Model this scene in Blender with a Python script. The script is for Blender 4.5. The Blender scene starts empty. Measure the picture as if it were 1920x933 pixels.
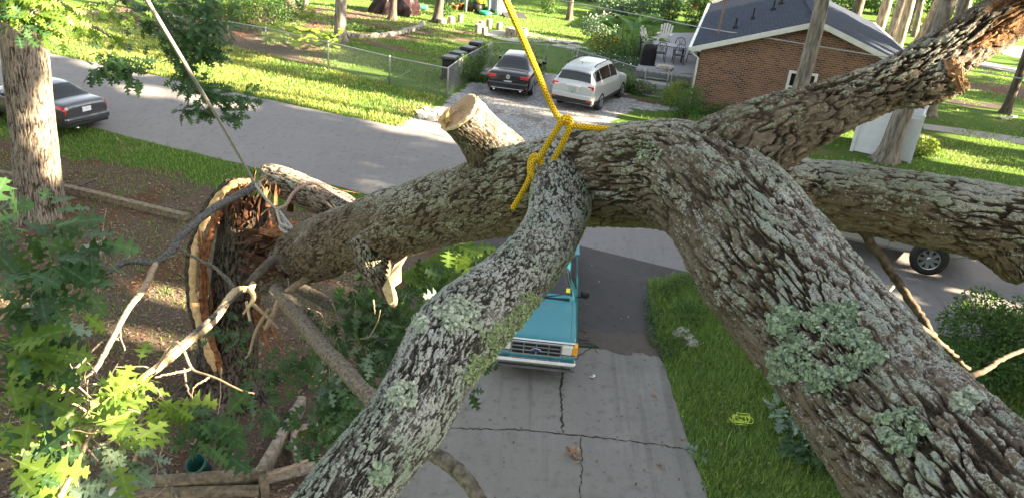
import bpy, bmesh, math, random
import numpy as np
from mathutils import Vector, Matrix
# ---------------------------------------------------------------- camera, sky, sun, exposure
S = bpy.context.scene
H = 9.3; FPX = 1443.0; TH = math.radians(25); RO = math.radians(5.4)
C_, S_, CT, ST = math.cos(RO), math.sin(RO), math.cos(TH), math.sin(TH)
cam = bpy.data.cameras.new('camera'); camo = bpy.data.objects.new('camera', cam); S.collection.objects.link(camo)
cam.sensor_width = 36; cam.lens = 36 * FPX / 1920; cam.clip_start = .05; cam.clip_end = 1500
_R = Vector((C_, S_*ST, S_*CT)); _U = Vector((-S_, C_*ST, C_*CT)); _F = Vector((0, CT, -ST))
camo.matrix_world = Matrix(((_R.x, _U.x, -_F.x, 0), (_R.y, _U.y, -_F.y, 0), (_R.z, _U.z, -_F.z, H), (0, 0, 0, 1)))
S.camera = camo
SUN_EL = 21.0
E_ = Vector((.962, -.272, 0)); N_ = Vector((.272, .962, 0))          # along the road / across it
_se = math.radians(SUN_EL)
SUN = Vector((E_.x*math.cos(_se), E_.y*math.cos(_se), math.sin(_se)))
w = bpy.data.worlds.new('World'); S.world = w; w.use_nodes = True
sky = w.node_tree.nodes.new('ShaderNodeTexSky'); sky.sky_type = 'NISHITA'; sky.sun_disc = False
sky.sun_elevation = _se; sky.sun_rotation = math.atan2(SUN.x, SUN.y); sky.air_density = 1.0; sky.dust_density = 2.0
bg = w.node_tree.nodes['Background']; hs = w.node_tree.nodes.new('ShaderNodeHueSaturation'); hs.inputs['Saturation'].default_value = .36; w.node_tree.links.new(sky.outputs[0], hs.inputs['Color']); w.node_tree.links.new(hs.outputs[0], bg.inputs[0]); bg.inputs[1].default_value = .05
sl = bpy.data.lights.new('sun', 'SUN'); sl.energy = 5.0; sl.angle = math.radians(.5); sl.color = (1, .82, .55)
slo = bpy.data.objects.new('sun', sl); S.collection.objects.link(slo)
slo.rotation_euler = (-SUN).to_track_quat('-Z', 'Y').to_euler()
S.view_settings.view_transform = 'Standard'; S.view_settings.look = 'None'; S.view_settings.exposure = 3.48; S.view_settings.gamma = 1
S.view_settings.use_curve_mapping = False
S.cycles.max_bounces = 5; S.cycles.transparent_max_bounces = 8
# ---------------------------------------------------------------- geometry of the place
random.seed(7); RNG = np.random.default_rng(7)
def vec(px, py):
    x = (px-960)/FPX; y = -(py-466.5)/FPX
    return _R*x + _U*y + _F
def U(px, py, d): return Vector((0, 0, H)) + vec(px, py)*d
def ter(x, y):
    q = (y + .29*x)*.9604
    t = min(max((q-12.5)/13, 0), 1); return 1.5*t*t*(3-2*t)
def ter_np(X, Y):
    t = np.clip(((Y+.29*X)*.9604-12.5)/13, 0, 1); return 1.5*t*t*(3-2*t)
def G(px, py, dz=0):
    d = vec(px, py); z = 1.
    for _ in range(60):
        t = (z+dz-H)/d.z; z = .5*z+.5*ter(d.x*t, d.y*t)
    return Vector((d.x*t, d.y*t, z))
def at(x, y, dz=0): return Vector((x, y, ter(x, y)+dz))
# ---------------------------------------------------------------- mesh helpers
def mesh_np(name, V, F, mat, smooth=False, parent=None, attrs=None, uv=None):
    if attrs is None and mat is not None and not isinstance(F, list) and len(F) and np.shape(F)[1] == 4 and len(V) % 78 == 0 and 'leaf' in mat.name:
        attrs = {'rib': np.tile(np.tile((1., 0., 0.), 26), len(V)//78)}
    V = np.asarray(V, dtype=np.float32).reshape(-1, 3)
    if parent is not None: V = V - np.array(parent['o'], dtype=np.float32)
    Fs = F if isinstance(F, list) else [F]
    Fs = [np.asarray(f, dtype=np.int32) for f in Fs if len(f)]
    me = bpy.data.meshes.new(name)
    me.vertices.add(len(V)); me.vertices.foreach_set('co', V.ravel())
    nl = sum(f.size for f in Fs); nf = sum(len(f) for f in Fs)
    me.loops.add(nl); me.polygons.add(nf)
    me.loops.foreach_set('vertex_index', np.concatenate([f.ravel() for f in Fs]))
    sizes = np.concatenate([np.full(len(f), f.shape[1], np.int32) for f in Fs])
    st = np.concatenate([[0], np.cumsum(sizes)[:-1]]).astype(np.int32)
    me.polygons.foreach_set('loop_start', st)
    if smooth: me.polygons.foreach_set('use_smooth', np.ones(nf, bool))
    me.update(calc_edges=True)
    if attrs:
        for k, a in attrs.items():
            at_ = me.attributes.new(k, 'FLOAT', 'POINT'); at_.data.foreach_set('value', np.asarray(a, np.float32).ravel())
    if uv is not None:
        l = me.uv_layers.new(name='UVMap'); li = np.concatenate([f.ravel() for f in Fs]); l.data.foreach_set('uv', np.asarray(uv, np.float32)[li].ravel())
    if mat: me.materials.append(mat)
    o = bpy.data.objects.new(name, me); S.collection.objects.link(o)
    if parent is not None: o.parent = parent
    return o
class MB:
    def __init__(s): s.v = []; s.f = []; s.sm = False
    def add(s, V, F):
        n = len(s.v); s.v += [tuple(v) for v in V]; s.f += [tuple(i+n for i in f) for f in F]; return s
    def box(s, c, d, rz=0, rx=0, ry=0, tap=1.0):
        M = Matrix.Translation(c) @ Matrix.Rotation(rz, 4, 'Z') @ Matrix.Rotation(ry, 4, 'Y') @ Matrix.Rotation(rx, 4, 'X')
        V = [M @ Vector((x*d[0]/2*(tap if z > 0 else 1), y*d[1]/2*(tap if z > 0 else 1), z*d[2]/2)) for z in (-1, 1) for x, y in ((-1, -1), (1, -1), (1, 1), (-1, 1))]
        return s.add(V, [(3, 2, 1, 0), (4, 5, 6, 7), (0, 1, 5, 4), (1, 2, 6, 5), (2, 3, 7, 6), (3, 0, 4, 7)])
    def bar(s, a, b, wd, ht, up=(0, 0, 1)):
        a, b = Vector(a), Vector(b); d = (b-a).normalized(); u = Vector(up); r = d.cross(u)
        if r.length < 1e-4: r = d.cross(Vector((1, 0, 0)))
        r.normalize(); u = r.cross(d)
        V = [p+r*x*wd/2+u*y*ht/2 for p in (a, b) for x, y in ((-1, -1), (1, -1), (1, 1), (-1, 1))]
        return s.add(V, [(0, 1, 2, 3), (7, 6, 5, 4), (0, 4, 5, 1), (1, 5, 6, 2), (2, 6, 7, 3), (3, 7, 4, 0)])
    def tube(s, P, r, n=8, cap=True):
        P = [Vector(p) for p in P]; m = len(P); rr = r if hasattr(r, '__len__') else [r]*m
        V = []; t0 = (P[1]-P[0]).normalized(); a = t0.orthogonal().normalized()
        for i in range(m):
            t = (P[min(i+1, m-1)]-P[max(i-1, 0)]).normalized(); a = (a-t*a.dot(t)).normalized(); b = t.cross(a)
            V += [P[i]+(a*math.cos(k*2*math.pi/n)+b*math.sin(k*2*math.pi/n))*rr[i] for k in range(n)]
        F = [(i*n+k, i*n+(k+1) % n, (i+1)*n+(k+1) % n, (i+1)*n+k) for i in range(m-1) for k in range(n)]
        if cap: F += [tuple(range(n-1, -1, -1)), tuple(range((m-1)*n, m*n))]
        return s.add(V, F)
    def cyl(s, a, b, r, n=16, r2=None): return s.tube([a, b], [r, r if r2 is None else r2], n)
    def lathe(s, prof, n=20, c=(0, 0, 0)):
        c = Vector(c); m = len(prof); V = [c+Vector((r*math.cos(k*2*math.pi/n), r*math.sin(k*2*math.pi/n), z)) for r, z in prof for k in range(n)]
        F = [(i*n+k, i*n+(k+1) % n, (i+1)*n+(k+1) % n, (i+1)*n+k) for i in range(m-1) for k in range(n)]
        return s.add(V, F+[tuple(range(n-1, -1, -1)), tuple(range((m-1)*n, m*n))])
    def prism(s, pts, z0, z1, M=None):
        n = len(pts); V = [Vector((x, y, z)) for z in (z0, z1) for x, y in pts]
        if M: V = [M @ v for v in V]
        return s.add(V, [tuple(range(n-1, -1, -1)), tuple(range(n, 2*n))]+[(i, (i+1) % n, n+(i+1) % n, n+i) for i in range(n)])
    def rock(s, c, d, seed):
        rnd = random.Random(seed); bm = bmesh.new(); bmesh.ops.create_icosphere(bm, subdivisions=2, radius=.5)
        k = [rnd.uniform(.7, 1.1) for _ in range(6)]; rz = rnd.uniform(0, 6)
        V = []
        for v in bm.verts:
            p = v.co; q = 1+.25*math.sin(p.x*5*k[0]+rz)*math.cos(p.y*6*k[1])+.15*math.sin(p.z*9+k[2]*7)
            p = p*q; p = Vector((max(-.38, min(.38, p.x))*d[0]*1.2, max(-.38, min(.38, p.y))*d[1]*1.2, max(-.4, min(.36, p.z))*d[2]*1.2))
            p = Matrix.Rotation(rz, 3, 'Z') @ p; V.append(p+Vector(c))
        bm.verts.index_update(); F = [tuple(v.index for v in f.verts) for f in bm.faces]; bm.free()
        return s.add(V, F)
    def build(s, name, mat, parent=None, smooth=False, world=False, bevel=0):
        me = bpy.data.meshes.new(name); V = s.v
        if world and parent is not None:
            o_ = Vector(parent['o']); V = [tuple(Vector(v)-o_) for v in V]
        me.from_pydata(V, [], s.f); me.update()
        if smooth: me.polygons.foreach_set('use_smooth', np.ones(len(me.polygons), bool))
        if mat: me.materials.append(mat)
        o = bpy.data.objects.new(name, me); S.collection.objects.link(o)
        if parent is not None: o.parent = parent
        if bevel:
            b = o.modifiers.new('bevel', 'BEVEL'); b.width = bevel; b.segments = 2; b.limit_method = 'ANGLE'
        return o
def tag(o, label, cat, group=None):
    o['label'] = label; o['category'] = cat
    if group: o['group'] = group
    return o
def thing(name, label, cat, loc=(0, 0, 0), rz=0, group=None):
    o = bpy.data.objects.new(name, None); S.collection.objects.link(o); o.location = loc; o.rotation_euler = (0, 0, rz)
    o['o'] = tuple(loc); o.empty_display_size = .2
    return tag(o, label, cat, group)
def kind(o, k): o['kind'] = k; return o
def dup(root, loc, rz, label, group=None):
    r = root.copy(); S.collection.objects.link(r); r.location = loc; r.rotation_euler = (0, 0, rz); r['label'] = label
    if group: r['group'] = group
    for ch in list(root.children):
        c = ch.copy(); S.collection.objects.link(c); c.parent = r
        for g_ in ch.children:
            d = g_.copy(); S.collection.objects.link(d); d.parent = c
    return r
# ---------------------------------------------------------------- materials
class NB:
    def __init__(s, name):
        s.m = bpy.data.materials.new(name); s.m.use_nodes = True; s.t = s.m.node_tree
        s.p = s.t.nodes['Principled BSDF']; s.out = s.t.nodes['Material Output']
    def n(s, typ, ins=None, **props):
        nd = s.t.nodes.new('ShaderNode'+typ)
        for k, v in props.items(): setattr(nd, k, v)
        for k, v in (ins or {}).items():
            if isinstance(v, bpy.types.NodeSocket): s.t.links.new(v, nd.inputs[k])
            else: nd.inputs[k].default_value = v
        return nd
    def pos(s, sc=(1, 1, 1), rot=(0, 0, 0)):
        c = s.n('TexCoord').outputs['Object']
        return s.n('Mapping', {'Vector': c, 'Scale': sc, 'Rotation': rot}).outputs[0]
    def noise(s, sc, det=4, rough=.55, vec=None, dist=0):
        i = {'Scale': sc, 'Detail': det, 'Roughness': rough, 'Distortion': dist}
        if vec is None: vec = s.pos()
        i['Vector'] = vec
        return s.n('TexNoise', i).outputs['Fac']
    def ramp(s, fac, stops, interp='LINEAR'):
        r = s.n('ValToRGB', {'Fac': fac}); r.color_ramp.interpolation = interp; e = r.color_ramp.elements
        while len(e) < len(stops): e.new(.5)
        for i, (p, c) in enumerate(stops):
            e[i].position = p; e[i].color = (c if hasattr(c, '__len__') else (c, c, c))[:3]+(1,) if not hasattr(c, '__len__') or len(c) == 3 else c
        return r.outputs[0]
    def mix(s, f, a, b, mode='MIX'):
        nd = s.t.nodes.new('ShaderNodeMix'); nd.data_type = 'RGBA'; nd.blend_type = mode
        for sock, v in ((nd.inputs[0], f), (nd.inputs[6], a), (nd.inputs[7], b)):
            if isinstance(v, bpy.types.NodeSocket): s.t.links.new(v, sock)
            else: sock.default_value = v if not hasattr(v, '__len__') else tuple(v)[:3]+(1,)
        return nd.outputs[2]
    def math(s, op, a, b=0, clamp=False):
        nd = s.t.nodes.new('ShaderNodeMath'); nd.operation = op; nd.use_clamp = clamp
        for sock, v in ((nd.inputs[0], a), (nd.inputs[1], b)):
            if isinstance(v, bpy.types.NodeSocket): s.t.links.new(v, sock)
            else: sock.default_value = v
        return nd.outputs[0]
    def step(s, x, a, b):
        nd = s.n('MapRange', {'Value': x, 'From Min': a, 'From Max': b}, interpolation_type='SMOOTHSTEP'); return nd.outputs[0]
    def attr(s, k): return s.n('Attribute', attribute_name=k).outputs['Fac']
    def bump(s, h, st=.5, d=.02):
        s.t.links.new(s.n('Bump', {'Height': h, 'Strength': st, 'Distance': d}).outputs[0], s.p.inputs['Normal']); return s
    def col(s, c):
        if isinstance(c, bpy.types.NodeSocket): s.t.links.new(c, s.p.inputs['Base Color'])
        else: s.p.inputs['Base Color'].default_value = tuple(c)+(1,)
        return s
    def set(s, **k):
        for a, v in k.items():
            a = {'rough': 'Roughness', 'metal': 'Metallic', 'spec': 'Specular IOR Level', 'coat': 'Coat Weight', 'trans': 'Transmission Weight', 'alpha': 'Alpha'}[a]
            if isinstance(v, bpy.types.NodeSocket): s.t.links.new(v, s.p.inputs[a])
            else: s.p.inputs[a].default_value = v
        return s
    def isl(s): return s.n('NewGeometry').outputs['Random Per Island']
_mc = {}
def M(name, c1, c2=None, sc=5, det=4, rough=.8, metal=0, bump=0, bd=.01, lo=.35, hi=.65, coat=0, spec=.3, stretch=(1, 1, 1)):
    if name in _mc: return _mc[name]
    b = NB(name); b.set(rough=rough, metal=metal, coat=coat, spec=spec)
    f = b.noise(sc, det, vec=b.pos(stretch))
    b.col(b.ramp(f, [(lo, tuple(c1)), (hi, tuple(c2 or [x*1.15 for x in c1]))]))
    if bump: b.bump(f, bump, bd)
    _mc[name] = b.m; return b.m
def leaf_mat(name, a, c, tr=.35, rough=.45):
    b = NB(name); r = b.isl()
    cc = b.ramp(r, [(0, a), (.7, c), (1, tuple(x*1.35 for x in c))]); cc = b.mix(b.math('MULTIPLY', b.step(b.attr('rib'), .86, .97), .3), cc, tuple(min(1, x*1.6+.10) for x in c)); b.col(cc).set(rough=rough, spec=.35)
    tl = b.n('BsdfTranslucent', {'Color': b.mix(.5, cc, (.25, .32, .03), 'ADD')})
    mx = b.n('MixShader', {0: tr}); b.t.links.new(b.p.outputs[0], mx.inputs[1]); b.t.links.new(tl.outputs[0], mx.inputs[2])
    b.t.links.new(mx.outputs[0], b.out.inputs[0]); return b.m
# bark of the fallen tree: attribute h = height of the bark plates, lich = where crust lichens grow
def bark_mat(name, crack, low, high, pale, mint, amt, bump=.9):
    b = NB(name); h = b.attr('h'); l = b.attr('lich')
    p = b.pos(); f1 = b.noise(55, 5, .65, p); f2 = b.noise(16, 5, .6, p); f3 = b.noise(150, 3, .6, p)
    hh = b.math('ADD', h, b.math('MULTIPLY', b.math('SUBTRACT', f1, .5), .5))
    c = b.ramp(hh, [(.10, crack), (.34, low), (.62, tuple(.5*(x+y) for x, y in zip(low, high))), (.95, high)])
    c = b.mix(b.math('MULTIPLY', b.step(f2, .45, .75), .6), c, tuple(x*.6 for x in low))
    c = b.mix(b.math('MULTIPLY', b.step(f3, .5, .75), .35), c, tuple(x*1.3 for x in high))
    m = b.math('ADD', l, b.math('MULTIPLY', b.math('SUBTRACT', f2, .5), 1.5))
    m = b.math('ADD', m, b.math('MULTIPLY', b.math('SUBTRACT', f1, .5), 1.9))
    m = b.math('ADD', m, b.math('MULTIPLY', b.math('SUBTRACT', f3, .5), 1.0))
    mk = b.math('MULTIPLY', b.step(m, 1-amt, 1.09-amt), b.step(hh, .40, .62))
    lc = b.mix(b.step(b.noise(4, 3, .5, p), .42, .6), pale, mint)
    lc = b.mix(b.step(f3, .35, .6), tuple(x*.6 for x in pale), lc)
    c = b.mix(b.math('MULTIPLY', mk, .9), c, lc)
    tc = b.ramp(b.math('ADD', h, b.math('MULTIPLY', b.math('SUBTRACT', f1, .5), .5)), [(.1, (.03, .014, .008)), (.45, (.13, .062, .03)), (.8, (.30, .18, .09))])
    c = b.mix(b.step(b.attr('torn'), .3, .7), c, tc)
    b.col(c).set(rough=.9, spec=.15)
    bh = b.math('ADD', b.math('MULTIPLY', f1, .9), b.math('MULTIPLY', f3, .4))
    bh = b.math('ADD', bh, b.math('MULTIPLY', f2, .5))
    b.bump(bh, bump, .012); return b.m
BARK = bark_mat('fallen_bark', (.032, .024, .017), (.100, .074, .054), (.215, .174, .140), (.44, .44, .40), (.32, .37, .29), .36)
BARK_PALE = bark_mat('lichen_bark', (.022, .019, .016), (.09, .08, .07), (.225, .208, .186), (.50, .505, .47), (.36, .43, .33), .60)
BARK_RIGHT = bark_mat('streaked_bark', (.036, .027, .019), (.108, .080, .058), (.23, .188, .150), (.50, .50, .46), (.36, .42, .33), .40)
BARK_BROWN = bark_mat('brown_bark', (.010, .007, .005), (.07, .052, .038), (.20, .16, .125), (.36, .36, .32), (.25, .30, .2), .30)
BARK_STUMP = bark_mat('stump_bark', (.012, .009, .007), (.045, .036, .029), (.14, .115, .092), (.2, .2, .18), (.2, .22, .17), .1)
BARK_TREE = bark_mat('standing_bark', (.02, .015, .011), (.12, .095, .075), (.34, .28, .23), (.38, .38, .34), (.3, .34, .27), .2, .6)
BARK_FAR = M('far_bark', (.10, .085, .07), (.30, .26, .22), sc=9, det=6, rough=.9, bump=.6, bd=.03, stretch=(1, 1, .22))
BARK_DARK = M('far_dark_bark', (.05, .04, .032), (.15, .125, .10), sc=9, det=6, rough=.9, bump=.6, bd=.03, stretch=(1, 1, .22))
TWIG = M('twig_bark', (.06, .05, .042), (.19, .17, .15), sc=40, rough=.85, bump=.4)
TWIG_PALE = M('bare_twig_wood', (.42, .29, .16), (.62, .48, .30), sc=25, rough=.6, bump=.2)
TWIG_TAN = M('tan_twig', (.24, .17, .11), (.42, .32, .22), sc=30, rough=.7, bump=.2)
LIMBWOOD = M('grey_dead_limb', (.09, .075, .06), (.27, .23, .19), sc=28, det=6, rough=.85, bump=.7, bd=.02)
WOOD = M('fresh_wood', (.44, .27, .12), (.66, .47, .26), sc=14, det=6, rough=.6, bump=.6, bd=.01, stretch=(1, 1, 1))
TORN = M('torn_heartwood', (.10, .035, .015), (.34, .15, .065), sc=12, det=7, rough=.75, bump=.8, bd=.02)
TORN_DARK = M('rotten_heartwood', (.025, .012, .007), (.12, .05, .025), sc=9, det=6, rough=.85, bump=.8, bd=.02)
OAK = leaf_mat('oak_leaf', (.014, .048, .018), (.042, .10, .034), .28)
OAK_LIT = leaf_mat('sunlit_oak_leaf', (.07, .14, .02), (.16, .25, .045), .5)  # lit copy of the oak leaf, sunlight painted into its yellow green
OAK_BACK = leaf_mat('oak_leaf_underside', (.10, .16, .12), (.18, .25, .18), .15)
BUSH = leaf_mat('bush_leaf', (.02, .06, .018), (.06, .13, .035))
BUSH_Y = leaf_mat('bright_bush_leaf', (.08, .14, .02), (.20, .26, .05))
BUSH_B = leaf_mat('blue_green_leaf', (.04, .09, .05), (.11, .18, .11), .2)
CROWN = leaf_mat('crown_leaf', (.03, .07, .02), (.07, .13, .03))
GRASS = leaf_mat('grass_blade', (.07, .15, .032), (.19, .285, .075), .35)
GRASS_S = leaf_mat('strip_grass_blade', (.095, .185, .045), (.24, .34, .10), .35)
GRASS_Y = leaf_mat('sunlit_grass_blade', (.25, .28, .06), (.46, .44, .13), .35)  # verge grass with the sun's glare painted in as brighter, yellower colour
LITTER = leaf_mat('dead_leaf', (.09, .055, .035), (.24, .17, .12), .05, .8)
# ---------------------------------------------------------------- noise on a periodic strip (numpy)
def _hash(i, j, seed):
    with np.errstate(over='ignore'):
        h = i.astype(np.uint32)*np.uint32(374761393)+j.astype(np.uint32)*np.uint32(668265263)+np.uint32(seed*2246822519 & 0xffffffff)
        h = (h ^ (h >> np.uint32(13)))*np.uint32(1274126177); h = h ^ (h >> np.uint32(16))
    return h.astype(np.float32)/np.float32(4294967295.)
def vnoise(a, b, N, seed):
    ia = np.floor(a).astype(np.int64); ib = np.floor(b).astype(np.int64); fa = a-ia; fb = b-ib
    fa = fa*fa*(3-2*fa); fb = fb*fb*(3-2*fb)
    h = lambda x, y: _hash(np.mod(ia+x, N), ib+y+5000, seed)
    return (h(0, 0)*(1-fa)+h(1, 0)*fa)*(1-fb)+(h(0, 1)*(1-fa)+h(1, 1)*fa)*fb
def fbm(a, b, N, o, seed):
    r = 0; s = 0; am = 1.
    for k in range(o):
        r = r+am*vnoise(a*2**k, b*2**k, N*2**k, seed+k); s += am; am *= .55
    return r/s
def voro(a, b, N, seed):
    ia = np.floor(a).astype(np.int64); ib = np.floor(b).astype(np.int64); fa = a-ia; fb = b-ib
    f1 = np.full(a.shape, 9., np.float32); f2 = f1.copy(); cid = np.zeros_like(f1)
    for dx in (-1, 0, 1):
        for dy in (-1, 0, 1):
            ca = np.mod(ia+dx, N); cb = ib+dy+5000
            r = _hash(ca, cb, seed); d = np.sqrt((dx+r-fa)**2+(dy+_hash(ca, cb, seed+9)-fb)**2).astype(np.float32)
            n1 = d < f1; f2 = np.where(n1, f1, np.minimum(f2, d)); cid = np.where(n1, r, cid); f1 = np.where(n1, d, f1)
    return f1, f2, cid
def sstep(x, a, b):
    t = np.clip((x-a)/(b-a), 0, 1); return t*t*(3-2*t)
def spline(P, n):
    P = np.asarray(P, float); m = len(P); out = []
    Q = np.vstack([2*P[0]-P[1], P, 2*P[-1]-P[-2]])
    for t in np.linspace(0, m-1-1e-6, n):
        i = int(t); f = t-i; a, b, c, d = Q[i:i+4]
        out.append(.5*((2*b)+(c-a)*f+(2*a-5*b+4*c-d)*f*f+(3*b-a-3*c+d)*f**3))
    return np.array(out)
CAM = np.array((0, 0, H))
def bark_tube(name, pts, mat, parent, nth, res=2.2, cellw=.055, cellL=.19, amp=.022, seed=1, lumps=.06, twist=.15, bumps=(), cap=True, up_lich=.25, ragged=(0, 0), sp0=None, plates=.5, torn=(), lich_u=(0, 0)):
    """pts: (x,y,z,r). a tube whose surface carries the bark plates as real relief"""
    D = spline(pts, 400); seg = np.r_[0, np.cumsum(np.linalg.norm(np.diff(D[:, :3], axis=0), axis=1))]
    u = [0.]; L = seg[-1]
    while u[-1] < L:
        p = np.array([np.interp(u[-1], seg, D[:, k]) for k in range(3)])
        u.append(u[-1]+(sp0 or max(.003, np.linalg.norm(p-CAM)*res/FPX)))
    u = np.array(u); u[-1] = L
    P = np.stack([np.interp(u, seg, D[:, k]) for k in range(3)], 1); R = np.interp(u, seg, D[:, 3])
    k_ = max(3, int(len(u)*.02)) | 1
    T = np.gradient(P, axis=0); T /= np.linalg.norm(T, axis=1)[:, None]
    A = np.zeros_like(P); a = np.cross(T[0], [0, 0, 1.]) if abs(T[0, 2]) < .95 else np.array([1., 0, 0])
    for i in range(len(u)):
        a = a-T[i]*a.dot(T[i]); a /= np.linalg.norm(a); A[i] = a
    B = np.cross(T, A)
    th = np.arange(nth)*2*math.pi/nth; TT, UU = np.meshgrid(th, u)
    rm = float(np.mean(R)); N = 2*max(3, int(round(math.pi*rm/cellw)))
    N4 = max(3, N//6)
    a_ = TT/(2*math.pi); lo1 = fbm(a_*3, UU/(rm*2.2), 3, 3, seed+50)-.5
    wa = fbm(a_*N4, UU/(cellL*1.6), N4, 3, seed)-.5; wb = fbm(a_*N4, UU/(cellL*1.6), N4, 3, seed+20)-.5
    wf = fbm(a_*N*2, UU/(cellL*.45), N*2, 3, seed+110)-.5; wg = fbm(a_*N*2, UU/(cellL*.45), N*2, 3, seed+120)-.5
    tw = UU*twist/cellw
    ca = a_*N+tw+wa*1.6+wf*1.35; cb = UU/cellL+wb*1.2+wg*1.1
    f1, f2, cid = voro(ca, cb, N, seed+3); e = f2-f1; wid = .16+.34*fbm(a_*N4*2, UU/(cellL*1.3), N4*2, 3, seed+200); plate = sstep(e, .02, wid)
    g1, g2, cid2 = voro(ca*2+wf, cb*2.6+wg, N*2, seed+5); pl2 = sstep(g2-g1, .0, .25)
    fine = fbm(a_*N*4+wa*2, UU/(cellL*.30), N*4, 4, seed+70)
    deep = sstep(fbm(a_*N4, UU/(cellL*1.3), N4, 3, seed+210), .24, .56); plate = 1-(1-plate)*(.40+.60*deep)
    h = plate*(.50+.22*cid+.28*cid2*pl2); mid = fbm(a_*N*2, UU/(cellL*.6), N*2, 4, seed+220)-.5
    h = np.clip(h+(fine-.5)*.42+mid*.35*plates, 0, 1)
    lich = np.clip(fbm(a_*max(3, N4)*2, UU/(cellL*2.6), max(3, N4)*2, 5, seed+80), 0, 1)
    rr = R[:, None]*(1+lumps*2*lo1)+amp*(h-.5)
    tmask = np.zeros_like(h)
    for (uc, su, dth, sth, dep) in torn:          # places where the bark is ripped off and the wood shows
        i_ = np.clip((UU[:, 0]/L*(len(u)-1)).astype(int), 0, len(u)-1); v_ = CAM-P; thc = np.arctan2((v_*B).sum(1), (v_*A).sum(1))[:, None]+dth
        dt = np.angle(np.exp(1j*(TT-thc)))/sth; du = (UU-uc*L)/su; q = np.sqrt(dt**2+du**2)+1.1*(fbm(a_*N4*2, UU/.16, N4*2, 4, seed+130)-.5)
        m_ = sstep(q, 1.0, .86); fib = fbm(a_*N*4+wa*3, UU/(cellL*2.2), N*4, 4, seed+140); fb2 = fbm(a_*N, UU/.2, N, 3, seed+150)
        rr = rr-m_*(dep+dep*1.6*(fb2-.5)-.022*(fib-.5)); h = h*(1-m_)+m_*np.clip(1.5*fib-.25+(fb2-.5)*.9, 0, 1); tmask = np.maximum(tmask, m_)
    for (ub, tb, am, su, stt) in bumps:
        dt = np.angle(np.exp(1j*(TT-tb))); rr = rr+am*np.exp(-((UU-ub*L)/su)**2-(dt/stt)**2)
    nrm = np.cos(TT)[..., None]*A[:, None]+np.sin(TT)[..., None]*B[:, None]
    V = P[:, None]+nrm*rr[..., None]
    if ragged[0] or ragged[1]:
        jag = fbm(a_*9, UU*0, 9, 3, seed+90)[..., None]*1.6-.3
        if ragged[0]: V = V+T[0]*jag*ragged[0]*np.exp(-(UU/.25)**2)[..., None]
        if ragged[1]: V = V-T[-1]*jag*ragged[1]*np.exp(-((L-UU)/.25)**2)[..., None]
    lich = lich+up_lich*(nrm[..., 2])-tmask*2+lich_u[0]*(1-sstep(UU/L, lich_u[1], lich_u[1]+.25))
    nu = len(u); I = np.arange(nu*nth).reshape(nu, nth); J = np.roll(I, -1, 1)
    F = [np.stack([I[:-1], J[:-1], J[1:], I[1:]], -1).reshape(-1, 4)]
    V = V.reshape(-1, 3); h = h.ravel(); lich = lich.ravel(); tmask = tmask.ravel()
    if cap:
        V = np.vstack([V, P[0], P[-1]]); h = np.r_[h, .2, .2]; lich = np.r_[lich, 0, 0]; tmask = np.r_[tmask, 0, 0]; c0, c1 = nu*nth, nu*nth+1
        F.append(np.stack([J[0], I[0], np.full(nth, c0)], -1)); F.append(np.stack([I[-1], J[-1], np.full(nth, c1)], -1))
    o = mesh_np(name, V, F, mat, True, parent, {'h': h, 'lich': lich, 'torn': tmask})
    o_data = dict(P=P, R=R, A=A, B=B, T=T, u=u, L=L)
    return o, o_data
def pxpts(L): return [(*U(a, b, d), r) for a, b, d, r in L]
# ---------------------------------------------------------------- leaves
def leaf_tpl():
    hp = [(-.16, .006), (0, .012), (.08, .02), (.13, .10), (.20, .21), (.23, .13), (.26, .06), (.32, .07), (.40, .29), (.44, .28), (.50, .43), (.515, .30), (.53, .14), (.57, .08), (.62, .10), (.68, .28), (.72, .26), (.78, .38), (.785, .2), (.80, .10), (.85, .07), (.89, .15), (.92, .13), (.97, .17), (.975, .05), (1.03, 0)]
    V = []; F = []
    for x, y in hp: V += [(x, 0, -.12*x*x), (x, y, .10*y-.12*x*x), (x, -y, .10*y-.12*x*x)]
    for i in range(len(hp)-1):
        a = 3*i; b = a+3; F += [(a, b, b+1, a+1), (a, a+2, b+2, b)]
    return np.array(V), np.array(F)
def mini_tpl(): return np.array([(0, 0, 0), (.3, .22, .05), (.62, .2, .02), (1, 0, -.1), (.62, -.2, .02), (.3, -.22, .05)]), np.array([(0, 3, 2, 1), (0, 5, 4, 3)])
LEAF, MINI = leaf_tpl(), mini_tpl()
def scatter(C, X, Z, size, tpl):
    """C centres, X leaf axis, Z leaf normal"""
    tv, tf = tpl; n = len(C)
    X = X/np.linalg.norm(X, axis=1)[:, None]; Z = Z-X*(X*Z).sum(1)[:, None]; Z /= np.linalg.norm(Z, axis=1)[:, None]+1e-9; Y = np.cross(Z, X)
    cu = (RNG.random(n)*2.6-.5)[:, None, None]
    V = C[:, None]+size[:, None, None]*(tv[None, :, 0, None]*X[:, None]+tv[None, :, 1, None]*Y[:, None]+cu*tv[None, :, 2, None]*Z[:, None])
    F = (tf[None]+(np.arange(n)*len(tv))[:, None, None]).reshape(-1, tf.shape[1])
    return V.reshape(-1, 3), F
def rnd_dirs(n, up=0.): 
    d = RNG.normal(size=(n, 3)); d /= np.linalg.norm(d, axis=1)[:, None]; d[:, 2] += up; return d
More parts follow.
